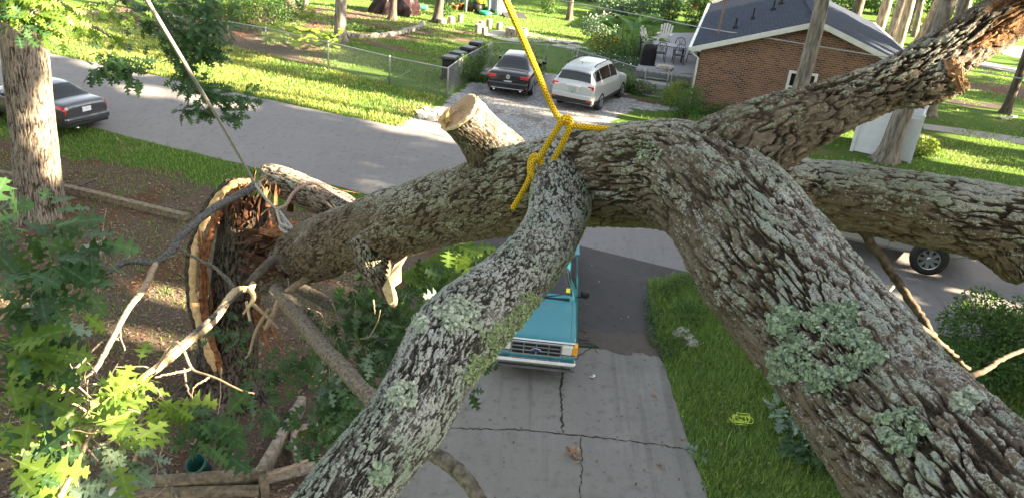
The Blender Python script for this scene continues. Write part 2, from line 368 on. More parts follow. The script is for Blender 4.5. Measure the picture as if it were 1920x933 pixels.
def leaves_blob(name, ctrs, n, size, mat, parent, tpl=MINI, up=.6, shell=.55, droop=-.2, zmin=None):
    """leaves through the volume of several ellipsoids: ctrs = (x,y,z,rx,ry,rz)"""
    c = np.array(ctrs, float); w_ = c[:, 3]*c[:, 4]*c[:, 5]; w_ = w_**.7; idx = RNG.choice(len(c), n, p=w_/w_.sum())
    d = rnd_dirs(n); d /= np.linalg.norm(d, axis=1)[:, None]; rad = shell+(1-shell)*RNG.random(n)**.6
    Pp = c[idx, :3]+d*rad[:, None]*c[idx, 3:6]
    if zmin is not None: Pp[:, 2] = np.maximum(Pp[:, 2], zmin+RNG.random(n)*.1)
    X = d+rnd_dirs(n)*.8; X[:, 2] += droop; Z = rnd_dirs(n, up)
    V, F = scatter(Pp, X, Z, size*(.6+.8*RNG.random(n)), tpl)
    return mesh_np(name, V, F, mat, False, parent)
def leafy_twig(path, n, size, spread, tpl=LEAF, up=1.2, from_=.15):
    D = spline(path, 60); t = from_+(1-from_)*RNG.random(n); i = (t*59).astype(int)
    T = np.gradient(D, axis=0)[i]; T /= np.linalg.norm(T, axis=1)[:, None]
    off = rnd_dirs(n)*spread*RNG.random(n)[:, None]
    X = T*.5+off/np.maximum(spread, 1e-6)*1.2; X[:, 2] -= .25
    return scatter(D[i]+off, X, rnd_dirs(n, up)+np.array((0, -.7, .2)), size*(.65+.6*RNG.random(n)), tpl)
def join_sc(L):
    V = []; F = []; n = 0
    for v, f in L: V.append(v); F.append(f+n); n += len(v)
    return np.vstack(V), np.vstack(F)
# ---------------------------------------------------------------- ground sheets
def ribbon(name, Lp, Rp, mat, dz, nu=60, nv=20, jl=0, jr=0, seed=0, rel=0):
    a = spline([(p[0], p[1], 0) for p in Lp], nu) if len(Lp) > 2 else np.linspace((*Lp[0][:2], 0), (*Lp[1][:2], 0), nu)
    b = spline([(p[0], p[1], 0) for p in Rp], nu) if len(Rp) > 2 else np.linspace((*Rp[0][:2], 0), (*Rp[1][:2], 0), nu)
    rg = np.random.default_rng(seed)
    def nz(n): 
        x = np.arange(n); k = np.zeros(n)
        for f, am in ((.13, .5), (.37, .3), (.9, .35), (1.7, .2)): k += am*np.sin(x*f+rg.random()*6.3)+am*.5*(rg.random(n)-.5)
        return k
    d = (b-a); d /= np.linalg.norm(d, axis=1)[:, None]
    a = a+d*(nz(nu)*jl)[:, None]; b = b+d*(nz(nu)*jr)[:, None]
    t = np.linspace(0, 1, nv)[None, :, None]; g = a[:, None]*(1-t)+b[:, None]*t
    g[..., 2] = ter_np(g[..., 0], g[..., 1])+dz
    I = np.arange(nu*nv).reshape(nu, nv)
    F = np.stack([I[:-1, :-1], I[:-1, 1:], I[1:, 1:], I[1:, :-1]], -1).reshape(-1, 4)
    nrm = np.cross(g[0, 1]-g[0, 0], g[1, 0]-g[0, 0])
    if nrm[2] < 0: F = F[:, ::-1]
    return kind(mesh_np(name, g.reshape(-1, 3), F, mat, True), 'structure')
def blob(name, c, rx, ry, mat, dz, rz=0, jit=.15, seed=0, n=72, m=14):
    rg = np.random.default_rng(seed); th = np.arange(n)*2*math.pi/n
    k = 1+sum(jit*am*np.sin(th*f+rg.random()*6.3) for f, am in ((2, .6), (3, .6), (5, .4), (9, .3), (17, .25), (29, .2)))
    r = np.linspace(0, 1, m+1)[1:]; X = r[:, None]*(k*rx*np.cos(th)); Y = r[:, None]*(k*ry*np.sin(th))
    x = c[0]+X*math.cos(rz)-Y*math.sin(rz); y = c[1]+X*math.sin(rz)+Y*math.cos(rz)
    V = np.stack([x, y, ter_np(x, y)+dz], -1).reshape(-1, 3); V = np.vstack([V, (c[0], c[1], ter(c[0], c[1])+dz)])
    I = np.arange(m*n).reshape(m, n); J = np.roll(I, -1, 1)
    F = [np.stack([I[:-1], I[1:], J[1:], J[:-1]], -1).reshape(-1, 4), np.stack([np.full(n, m*n), I[0], J[0]], -1)]
    return kind(mesh_np(name, V, F, mat, True), 'structure')
def blades(name, xy, hgt, mat, wd=.012, seed=0):
    """grass: one bent blade (two tris) per point"""
    rg = np.random.default_rng(seed); n = len(xy); x, y = xy[:, 0], xy[:, 1]; z = ter_np(x, y)
    a = rg.random(n)*6.283; hh = hgt*(.5+.9*rg.random(n)); lean = .75*rg.random(n)*hh; b = rg.random(n)*6.283; W = wd*(.6+.8*rg.random(n))
    p0 = np.stack([x-np.cos(a)*W, y-np.sin(a)*W, z], -1); p1 = np.stack([x+np.cos(a)*W, y+np.sin(a)*W, z], -1)
    mx, my = x+np.cos(b)*lean*.35, y+np.sin(b)*lean*.35
    p2 = np.stack([mx+np.cos(a)*W*.7, my+np.sin(a)*W*.7, z+hh*.6], -1); p3 = np.stack([mx-np.cos(a)*W*.7, my-np.sin(a)*W*.7, z+hh*.6], -1)
    p4 = np.stack([x+np.cos(b)*lean, y+np.sin(b)*lean, z+hh*.92], -1)
    V = np.stack([p0, p1, p2, p3, p4], 1).reshape(-1, 3); k = (np.arange(n)*5)[:, None]
    return kind(mesh_np(name, V, [np.array([[0, 1, 2, 3]])+k, np.array([[3, 2, 4]])+k], mat), 'stuff')
def in_poly(xy, poly):
    x, y = xy[:, 0], xy[:, 1]; r = np.zeros(len(xy), bool); P = poly; j = len(P)-1
    for i in range(len(P)):
        xi, yi, xj, yj = P[i][0], P[i][1], P[j][0], P[j][1]
        c = ((yi > y) != (yj > y)) & (x < (xj-xi)*(y-yi)/(yj-yi+1e-12)+xi); r ^= c; j = i
    return r
def poly_pts(poly, n, seed=0, clump=0):
    rg = np.random.default_rng(seed); P = np.array([(p[0], p[1]) for p in poly]); lo, hi = P.min(0), P.max(0)
    xy = lo+rg.random((int(n*2.2), 2))*(hi-lo); xy = xy[in_poly(xy, P)]
    if clump:
        d = fbm(xy[:, 0]/clump+100, xy[:, 1]/clump+100, 100000, 3, 5); xy = xy[rg.random(len(xy)) < sstep(d, .35, .6)]
    return xy[:n]
# ================================================================ THE SETTING
def near_edge(x): return 19.6-.343*x
def far_edge(x): return 24.4-.36*x
# ---- ground materials
b = NB('lawn_ground'); p = b.pos()
n1 = b.noise(.35, 5, .6, p); n2 = b.noise(7, 6, .7, p); n3 = b.noise(60, 3, .7, p)
g = b.mix(b.step(n2, .3, .7), (.030, .085, .014), (.085, .165, .028))
g = b.mix(b.math('MULTIPLY', b.step(n3, .4, .7), .5), g, (.12, .19, .04))
g = b.mix(b.step(b.math('ADD', n1, b.math('MULTIPLY', n2, .35)), .74, .90), g, (.17, .12, .075))
b.col(b.mix(.25, g, (.16, .24, .05))).set(rough=.95, spec=.1); b.bump(b.math('ADD', n3, n2), .9, .05); M_LAWN = b.m
b = NB('mulch_earth'); p = b.pos()
n1 = b.noise(.5, 4, .6, p); n2 = b.noise(9, 6, .75, p); n3 = b.noise(45, 4, .7, p)
g = b.ramp(n3, [(.3, (.045, .032, .025)), (.5, (.14, .10, .078)), (.72, (.30, .24, .20))])
g = b.mix(b.math('MULTIPLY', b.step(n1, .48, .66), .7), g, (.15, .062, .032))
g = b.mix(b.math('MULTIPLY', b.step(n2, .54, .72), .7), g, (.06, .11, .025))
b.col(g).set(rough=.95, spec=.1); b.bump(b.math('ADD', n3, n2), 1, .05); M_MULCH = b.m
def paved(name, c1, c2, agg, stain=.3, st=(1, 1, 1), streak=0):
    b = NB(name); p = b.pos(); f = b.noise(90, 3, .8, p); s = b.noise(.8, 5, .6, b.pos(st)); t = b.noise(5, 6, .65, p)
    c = b.mix(s, c1, c2); c = b.mix(b.math('MULTIPLY', b.step(t, .5, .75), stain), c, tuple(x*.55 for x in c1))
    c = b.mix(b.math('MULTIPLY', b.step(f, .52, .75), agg), c, tuple(x*1.6 for x in c2))
    c = b.mix(b.math('MULTIPLY', b.step(f, .5, .28), agg), c, tuple(x*.5 for x in c1))
    if streak:
        k = b.noise(1.5, 4, .6, b.pos((2.4, .07, 1))); k2 = b.noise(.55, 5, .7, p)
        c = b.mix(b.math('MULTIPLY', b.step(k, .52, .70), streak), c, tuple(x*.5 for x in c1)); c = b.mix(b.math('MULTIPLY', b.step(k2, .56, .68), streak), c, (.13, .105, .08)); c = b.mix(b.math('MULTIPLY', b.step(k2, .42, .30), streak*.7), c, tuple(x*1.25 for x in c2))
    b.col(c).set(rough=.88, spec=.25); b.bump(f, .35, .01); return b.m
M_ROAD = paved('road_asphalt', (.18, .172, .177), (.245, .232, .232), .28, .5, (.35, 1, 1), .12)
M_CONC = paved('old_concrete', (.165, .157, .147), (.265, .253, .238), .5, .6, (1.6, .25, 1), .32)
M_APRON = paved('apron_asphalt', (.055, .053, .056), (.10, .095, .095), .4, .3)
M_WALK = paved('walk_concrete', (.30, .29, .28), (.40, .385, .36), .2)
b = NB('gravel_stone'); p = b.pos(); v = b.n('TexVoronoi', {'Scale': 17, 'Vector': p}); n1 = b.noise(1.1, 5, .65, p); n3 = b.noise(70, 3, .7, p)
c = b.ramp(v.outputs['Color'], [(.1, (.15, .15, .155)), (.5, (.33, .33, .34)), (.9, (.52, .52, .53))])
c = b.mix(b.math('MULTIPLY', b.step(n1, .50, .68), .75), c, (.16, .125, .095)); c = b.mix(b.step(n3, .62, .8), c, (.08, .07, .06))
b.col(c).set(rough=.9); b.bump(b.math('ADD', v.outputs['Distance'], n3), 1, .04); M_GRAVEL = b.m
# ---- sheets
def gsheet(name, x0, x1, y0, y1, step, dz, mat):
    xs = np.arange(x0, x1+step, step); ys = np.arange(y0, y1+step, step); X, Y = np.meshgrid(xs, ys); Z = ter_np(X, Y)+dz
    I = np.arange(X.size).reshape(X.shape); F = np.stack([I[:-1, :-1], I[:-1, 1:], I[1:, 1:], I[1:, :-1]], -1).reshape(-1, 4)
    return X, Y, Z, F
xs = np.r_[-600, -300, -150, -80, -60, np.arange(-50, 50.1, .5), 60, 80, 150, 300, 600]; ys = np.r_[-60, -20, 0, np.arange(5, 70.1, .5), 80, 110, 160, 300, 700]
X, Y = np.meshgrid(xs, ys); Z = ter_np(X, Y); I = np.arange(X.size).reshape(X.shape)
F = np.stack([I[:-1, :-1], I[:-1, 1:], I[1:, 1:], I[1:, :-1]], -1).reshape(-1, 4)
kind(mesh_np('ground', np.stack([X, Y, Z], -1).reshape(-1, 3), F, M_LAWN, True), 'structure')
rx = np.linspace(-60, 60, 30)
ribbon('road', [(x, near_edge(x)) for x in rx], [(x, far_edge(x)) for x in rx], M_ROAD, .012, 500, 16, .05, .07, 1)
lx = np.linspace(-34, -1.9, 14)
ribbon('yard_earth', [(x, 6.5) for x in lx], [(x, near_edge(x)-(1.5 if x > -12 else 1.9)) for x in lx], M_MULCH, .008, 220, 50, 0, .28, 2)
DW = ribbon('driveway', [(-2.0, 4), (-2.05, 9), (-1.9, 14.6)], [(3.95, 4), (3.78, 11), (3.5, 14.85)], M_CONC, .03, 80, 30, .02, .035, 3)
ribbon('driveway_apron', [(-1.9, 14.65), (-1.4, 16.3), (-1.6, 17.9), (-3.0, near_edge(-3)+.02)], [(3.45, 14.95), (3.55, 16.2), (3.9, 17.4), (5.3, near_edge(5.3)+.02)], M_APRON, .02, 60, 24, .05, .08, 4)
M_DIRT = paved('grey_dirt', (.07, .058, .05), (.13, .11, .095), .6, .5)
blob('dirt_edge', G(1150, 640), 1.2, .30, M_DIRT, .036, -.15, .35, 5)
blob('dirt_edge', G(1215, 655), .5, .22, M_DIRT, .038, -.3, .3, 6)
gl = [(-4.3, far_edge(-4.3)+.05), (-3.9, 27.6), (-3.05, 29.6), (-3.0, 31), (-2.3, 34.2), (-1.95, 36.9)]
gr = [(3.2, far_edge(3.2)+.05), (3.0, 26.5), (3.3, 29.2), (4.4, 31.0), (4.6, 33.4), (2.6, 36.6)]
ribbon('gravel_driveway', gl, gr, M_GRAVEL, .012, 120, 40, .18, .3, 7)
blob('gravel_path', G(1185, 195), 1.9, .8, M_GRAVEL, .016, -.2, .25, 8)
blob('dirt_path', G(1200, 187), 1.1, .35, M_MULCH, .022, -.35, .3, 18)
blob('dirt_patch', G(795, 212), 1.2, .5, M_MULCH, .02, -.6, .3, 9)
blob('garden_earth', G(620, 40), 8.0, 4.2, M_MULCH, .010, -.3, .2, 10)
blob('garden_earth', G(300, 50), 9.5, 4.0, M_MULCH, .012, -.3, .2, 11)
blob('dirt_patch', G(730, 88), 2.6, .55, M_MULCH, .014, -.5, .3, 12)
blob('patio_circle', G(970, 69), 1.85, 1.85, M_WALK, .02, 0, .0, 13)
blob('mulch_bed', G(1836, 197), 1.9, .65, M('dark_mulch', (.03, .022, .02), (.09, .06, .055), sc=30, bump=.6), .014, -.1, .25, 14)
blob('dirt_patch', G(1850, 165), 3.6, 1.6, M_MULCH, .010, -.1, .3, 15)
blob('dirt_patch', G(1690, 100), 6, 2.2, M_MULCH, .010, -.2, .3, 16)
ribbon('walkway', [G(1728, 232), G(1840, 247), G(2050, 280)], [G(1732, 243), G(1840, 259), G(2050, 294)], M_WALK, .016, 60, 6, .03, .03, 17)
ribbon('walkway', [G(1828, 113), G(1870, 121), G(1960, 140)], [G(1824, 121), G(1868, 130), G(1960, 150)], M_WALK, .016, 40, 6, .03, .03, 19)
ribbon('walkway', [G(1600, 68), G(1680, 88), G(1800, 112)], [G(1600, 77), G(1680, 99), G(1800, 124)], M_WALK, .018, 40, 6, .05, .05, 20)
ribbon('far_road', [G(1868, 84), G(1930, 88), G(2100, 100)], [G(1880, 103), G(1930, 113), G(2100, 140)], M_ROAD, .016, 30, 8, .05, .05, 21)
# cracks in the concrete: parts of the driveway
def crack(pts, wdt, seed, mat):
    rg = random.Random(seed); P = []
    for a, b_ in zip(pts[:-1], pts[1:]):
        for k in range(14): t = k/14; P.append((a[0]*(1-t)+b_[0]*t+rg.gauss(0, .012), a[1]*(1-t)+b_[1]*t+rg.gauss(0, .012)))
    P.append(tuple(pts[-1][:2])); V = []
    for i, q in enumerate(P):
        a = P[max(i-1, 0)]; c = P[min(i+1, len(P)-1)]; d = Vector((c[0]-a[0], c[1]-a[1])).normalized(); w_ = wdt*(.35+rg.random())
        V += [(q[0]-d.y*w_, q[1]+d.x*w_, ter(*q)+.034), (q[0]+d.y*w_, q[1]-d.x*w_, ter(*q)+.034)]
    mb = MB(); mb.add(V, [(2*i, 2*i+1, 2*i+3, 2*i+2) for i in range(len(P)-1)]); return mb.build('crack', mat, DW)
DW['o'] = (0, 0, 0); CR = M('crack_dirt', (.012, .011, .010), (.05, .045, .03), sc=30)
for k, (pl, wd) in enumerate([([G(835, 803), G(900, 806), G(990, 808), G(1060, 815), G(1150, 825), G(1240, 836), G(1300, 846)], .016),
     ([G(1056, 698), G(1050, 730), G(1053, 775), G(1055, 812)], .022), ([G(1087, 822), G(1092, 860), G(1088, 933), G(1086, 990)], .013),
     ([G(1058, 694), G(1082, 672), G(1108, 652)], .012), ([G(1108, 650), G(1122, 664)], .008)]): crack(pl, wd, k, CR)
# ---- grass that can be seen as blades
strip = [G(1212, 530), G(1292, 512), G(1400, 520), G(1760, 680), (11.5, 15.2), (11, 9), (3.86, 8.5), (3.76, 11), (3.55, 14.7), (3.5, 15.5)]
blades('grass', poly_pts(strip, 75000, 1), .15, GRASS_S, .006, 1)
blades('grass', poly_pts(strip, 9000, 2, .9), .24, GRASS_S, .008, 2)
blades('grass', poly_pts([G(745, 520), G(850, 462), G(922, 470), G(926, 505), G(900, 545), G(800, 560)], 9000, 3), .13, GRASS, .008, 3)
vg = [(x, near_edge(x)-.05) for x in np.linspace(-24, -3, 12)]+[(x, near_edge(x)-1.7) for x in np.linspace(-3, -24, 12)]
blades('grass', poly_pts(vg, 26000, 4), .12, GRASS, .010, 4)
fv = [(x, far_edge(x)+.05) for x in np.linspace(-26, -4.2, 12)]+[(-3.3, 30.3), (-5.8, 31.6), (-12, 35.1), (-18, 38), (-27, 42)]
blades('grass', poly_pts(fv, 42000, 5), .10, GRASS, .014, 5)
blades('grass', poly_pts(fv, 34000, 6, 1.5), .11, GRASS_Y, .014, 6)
lw = [(-12, 35.8), (-3.4, 31), (-2.1, 37), (2.2, 37.3), (5, 34.6), (5, 60), (-16, 60), (-14, 40)]
blades('grass', poly_pts(lw, 60000, 7, 1.2), .075, GRASS, .02, 7)
rl = [(3.6, 29.4), (3.3, 25.6), (3.4, 23.8), (14, 19.7), (30, 14), (40, 30), (40, 50), (21, 50), (18, 31), (13, 32.2), (5, 33.6), (4.7, 31.4)]
blades('grass', poly_pts(rl, 60000, 8, 1.4), .08, GRASS, .018, 8)
yd = [(x, near_edge(x)-1.6) for x in np.linspace(-24, -4, 8)]+[(-3, 13), (-9, 9), (-20, 12)]
blades('grass', poly_pts(yd, 16000, 9, .8), .11, GRASS, .009, 9)
def cover(poly, n, size, seed, mat, clump, zr):
    xy = poly_pts(poly, n, seed, clump); n = len(xy); C = np.stack([xy[:, 0], xy[:, 1], ter_np(xy[:, 0], xy[:, 1])+.03+zr*RNG.random(n)], -1); V, F = scatter(C, rnd_dirs(n), rnd_dirs(n, 1.6), size*(.5+RNG.random(n)), MINI); return kind(mesh_np('ground_cover', V, F, mat), 'stuff')
cover(strip, 9000, .05, 61, BUSH_Y, .7, .14); cover(strip, 7000, .06, 62, BUSH, .5, .16); cover(strip, 260, .09, 63, LITTER, .5, .15); cover([G(1205, 560), G(1300, 515), G(1340, 640), G(1250, 690), G(1212, 640)], 3500, .055, 64, BUSH, .4, .2)
cover(fv, 3500, .09, 65, LITTER, 1.2, .08); cover(lw, 1500, .09, 66, LITTER, 1.2, .06); cover(vg, 1200, .08, 67, LITTER, .8, .10); cover(yd, 5000, .06, 68, BUSH, .6, .10)
# dead leaves on the yard and a few on the concrete
def litter(poly, n, size, seed, mat, dz=.02):
    xy = poly_pts(poly, n, seed); n = len(xy); C = np.stack([xy[:, 0], xy[:, 1], ter_np(xy[:, 0], xy[:, 1])+dz+RNG.random(n)*.015], -1)
    V, F = scatter(C, rnd_dirs(n)*np.array((1, 1, .25)), rnd_dirs(n, 2.5), size*(.5+RNG.random(n)), MINI)
    return kind(mesh_np('leaf_litter', V, F, mat), 'stuff')
yp = [(x, near_edge(x)-1.7) for x in np.linspace(-22, -3, 8)]+[(-2.2, 14), (-2.2, 8.5), (-9, 8.5), (-20, 13)]
litter(yp, 22000, .075, 1, LITTER)
litter([(-16, 43), (-9, 36), (-5, 46), (-12, 52)], 2500, .12, 2, LITTER)
litter([(-25, 40), (-13, 36), (-14, 44), (-25, 50)], 2500, .12, 3, LITTER)
litter([(-1.9, 9), (3.7, 9), (3.5, 14.7), (-1.8, 14.6)], 260, .055, 4, LITTER, .04)
litter([(-22, near_edge(-22)+.2), (4, near_edge(4)+.2), (4, far_edge(4)-.2), (-22, far_edge(-22)-.2)], 120, .07, 5, LITTER, .025)
litter([(-3.8, 26), (3.2, 24), (4, 31), (2, 36), (-2, 36), (-3, 30)], 350, .06, 6, LITTER, .025)
litter([(-1.2, 15), (3.4, 15), (4.8, 17.8), (-2, 19.8)], 90, .07, 7, LITTER, .03)
# ---------------------------------------------------------------- light gaps in the leaf canopy: points the low sun reaches in the photograph
TG = []
def lit(p, r): TG.append((*p, r))
for x in np.linspace(-26, -4.5, 26): lit((x, far_edge(x)+1.25, 1.5), .75)
for x in np.linspace(-13, -4, 9): lit((x, far_edge(x)+2.6, 1.5), .5)
for px_, py_, d_, r_ in [(95, 120, 20.2, .5), (95, 170, 20.2, .4), (100, 220, 20.4, .6), (100, 255, 20.4, .5), (100, 310, 20.6, .25), (872, 212, 5.85, .13), (742, 515, 8.6, .2), (735, 545, 8.6, .16), 
     (560, 335, 12.8, .3), (610, 370, 12.6, .25), (515, 320, 13.0, .3), (470, 340, 13, .15), (570, 515, 12, .15), (480, 530, 11, .2), (430, 580, 9.8, .2), (360, 640, 8.4, .25), (300, 690, 7.3, .25),
     (250, 730, 6.2, .26), (190, 760, 5.4, .3), (180, 850, 4.8, .3), (260, 560, 9, .15), (225, 620, 8.4, .15),
     (1795, 150, 3.9, .12), (420, 0, 20, .6), (10, 40, 8.5, .3), (120, 60, 8.5, .4)]: lit(U(px_, py_, d_), r_)
for px_, py_, r_ in [(800, 245, .5), (850, 255, .5), (930, 262, .4), (1690, 480, .25), (1760, 525, .10), (1830, 550, .10), (1900, 575, .12), (1660, 540, .05), (1720, 565, .05), (1600, 520, .2), (1640, 260, .5), (1660, 245, .5), (1625, 265, .4), (650, 30, .5),
     (640, 60, .4), (640, 20, .4), (560, 120, .5), (620, 118, .5), (690, 135, .5), (1850, 265, .4), (1900, 275, .4), (1780, 290, .4), (1820, 310, .4), (1880, 320, .5), (1840, 110, .8), (1890, 125, .8), (1700, 85, .7), (1650, 75, .7),
     (1500, 590, .2), (1200, 225, .35), (1250, 232, .3), (1345, 170, .4), (1370, 165, .35), (870, 60, .5), (1030, 35, .6), (1100, 25, .5), (990, 30, .5), (230, 130, .5), (70, 95, .5), (300, 175, .4), (420, 195, .4), (60, 580, .3), (330, 560, .3), (300, 630, .3),
     (1270, 235, .3), (780, 210, .5), (1130, 700, .0), (500, 12, .6), (330, 28, .5), (170, 60, .5), (590, 90, .5), (540, 85, .5), (1790, 165, .4), (1740, 280, .4)]:
    if r_: lit(G(px_, py_)+Vector((0, 0, .1)), r_)
lit(U(1697, 70, 40), .5); lit(U(1705, 30, 40), .5); lit(U(640, 40, 38), .4); lit(U(100, 170, 20.5), .35); lit(U(1350, 165, 34), .4)
TG = np.array(TG)
def holes(Pp):
    s = np.array(SUN); keep = np.ones(len(Pp), bool)
    for x, y, z, r in TG:
        v = Pp-np.array((x, y, z)); t = v@s; d = np.linalg.norm(v-t[:, None]*s, axis=1); keep &= ~((d < r+.22) & (t > 1.5))
    return keep
def crown(ctrs, n, size, mat, parent, name='crown'):
    c = np.array(ctrs, float); w_ = c[:, 3]*c[:, 4]*c[:, 5]; idx = RNG.choice(len(c), n, p=w_/w_.sum())
    d = rnd_dirs(n); d /= np.linalg.norm(d, axis=1)[:, None]; Pp = c[idx, :3]+d*(RNG.random(n)**.45)[:, None]*c[idx, 3:6]
    X = d+rnd_dirs(n); X[:, 2] -= .3; X /= np.linalg.norm(X, axis=1)[:, None]
    k = holes(Pp+X*size*.5); Pp = Pp[k]; X = X[k]; n = len(Pp); V, F = scatter(Pp, X, rnd_dirs(n, .4), size*(.7+.6*RNG.random(n)), MINI)
    return mesh_np(name, V, F, mat, False, parent)
def std_tree(name, label, base, r, lean=(0, 0), ht=13, mat=None, cz=8, cr=2.6, nleaf=1500, flare=1.5, group=None, forks=True, lsz=.42):
    t = thing(name, label, 'tree', tuple(base), 0, group); mb = MB(); P = []; R = []
    rg = random.Random(int(base[0]*100+base[1]*10)); ph = rg.random()*6
    for k in range(15):
        z = [0, .12, .3, .55, .9, 1.5, 2.3, 3.2, 4.2, 5.3, 6.5, 7.8, 9.2, 11, ht][k]
        P.append((base[0]+lean[0]*z+.05*math.sin(z*.9+ph), base[1]+lean[1]*z+.05*math.cos(z*.7+ph), base[2]+z-.05)); R.append(r*(1-.55*z/ht)*(1+(flare-1)*math.exp(-z/.28)))
    mb.tube(P, R, 22)
    V = np.array(mb.v); c = np.repeat(np.array(P), 22, 0); dv = V-c; a = np.arctan2(dv[:, 1], dv[:, 0]); zz = V[:, 2]-base[2]
    k = 1+.05*np.sin(a*3+ph)+.04*np.sin(a*5+zz*1.3)+.22*np.exp(-np.maximum(zz, 0)/.25)*np.sin(a*5+ph)
    mb.v = [tuple(q) for q in c+dv*k[:, None]]
    mb.build('trunk', mat or BARK_FAR, t, True, True)
    tx, ty = base[0]+lean[0]*cz*1.2, base[1]+lean[1]*cz*1.2; cs = []
    lm = MB()
    for q in range(7):
        a = q*.9+ph; zz = base[2]+cz+.9*q; rr = cr*(1.0-.08*abs(q-3)); cs.append((tx+math.cos(a)*rr*.65, ty+math.sin(a)*rr*.65, zz, rr*.75, rr*.75, rr*.55))
        z0 = cz-1+.8*q; z0 = min(z0, ht-1)
        lm.tube([(base[0]+lean[0]*z0, base[1]+lean[1]*z0, base[2]+z0), (tx+math.cos(a)*rr*.4, ty+math.sin(a)*rr*.4, zz-.3), (tx+math.cos(a)*rr*.9, ty+math.sin(a)*rr*.9, zz+.2)], [r*.3, r*.2, .02], 6)
    lm.build('limbs', mat or BARK_FAR, t, True, True)
    if nleaf: crown(cs, nleaf, lsz, CROWN, t)
    return t
# trees beyond the road (each with its own trunk and crown)
def lean_px(p0, p1, h):     # sideways lean so that the trunk runs from p0 to p1 on the photo
    a = G(*p0); d = vec(*p1); t = (a.y)/d.y; q = Vector((0, 0, H))+d*t; return a, ((q.x-a.x)/max(q.z-a.z, .1), 0)
for args in [
 ('oak_tree', 'pale trunk with flared roots standing behind the chain-link fence beside the stone edging', (640, 78), (641, 0), .30, BARK_FAR, 9, 3.2),
 ('oak_tree', 'slim grey trunk in front of the dark tarp heap', (737, 38), (738, 0), .21, BARK_DARK, 9, 2.6),
 ('oak_tree', 'grey trunk beside the log stools near the blue grey shed', (822, 42), (826, 0), .26, BARK_DARK, 9, 3.0),
 ('oak_tree', 'root flared trunk at the top edge above the garden bed, left of the pale one', (548, 16), (540, 0), .34, BARK_DARK, 9, 3.0),
 ('oak_tree', 'thin pale trunk on the brown bed next to a small shrub', (574, 19), (575, 0), .16, BARK_FAR, 9, 2.0),
 ('oak_tree', 'short dark trunk in the back lawn beyond the fire pit', (1068, 38), (1072, 0), .2, BARK_DARK, 7, 2.2),
 ('pine_tree', 'tall leaning trunk in front of the brick house window', (1478, 250), (1543, 0), .31, BARK_FAR, 9, 2.4),
 ('oak_tree', 'leaning grey trunk growing in front of the white vinyl enclosure', (1656, 302), (1695, 206), .34, BARK_FAR, 10, 3.2),
 ('oak_tree', 'mossy based trunk on the lawn just right of the white enclosure', (1742, 217), (1772, 120), .27, BARK_FAR, 10, 3.0),
 ('oak_tree', 'dark slim trunk at the right edge with pale stones around its foot', (1884, 214), (1920, 112), .20, BARK_DARK, 9, 2.6),
 ('oak_tree', 'thick leaning trunk seen above the broken limb at top right', (1730, 88), (1768, 0), .62, BARK_FAR, 10, 3.6),
 ('pine_tree', 'pale straight trunk behind the roof slope, second from the dark stump', (1640, 88), (1664, 0), .38, BARK_FAR, 10, 2.6),
 ('pine_tree', 'sunlit cream trunk among the trees by the far walk', (1668, 82), (1695, 0), .42, BARK_FAR, 10, 2.6),
 ('pine_tree', 'narrow grey trunk crossing in front of the sunlit cream trunk', (1680, 102), (1707, 0), .34, BARK_FAR, 10, 2.2),
 ('oak_tree', 'dark leaning trunk with a broad foot beyond the house roof', (1598, 52), (1612, 0), .42, BARK_DARK, 9, 2.4),
 ('oak_tree', 'brown trunk in shade behind the sunlit cream trunk', (1703, 55), (1722, 0), .40, BARK_DARK, 10, 2.6),
 ('oak_tree', 'thin sunlit trunk beside the bright shrubs at the top right', (1716, 70), (1728, 0), .22, BARK_FAR, 10, 2.0),
 ('oak_tree', 'grey trunk at top right partly hidden by the torn limb', (1800, 60), (1812, 0), .5, BARK_FAR, 10, 3.0)]:
    nm, lb, p0, p1, r, mt, cz, cr = args; a, ln = lean_px(p0, p1, 6)
    std_tree(nm, lb, a, r, ln, 14, mt, cz, cr, 1500, 1.6)
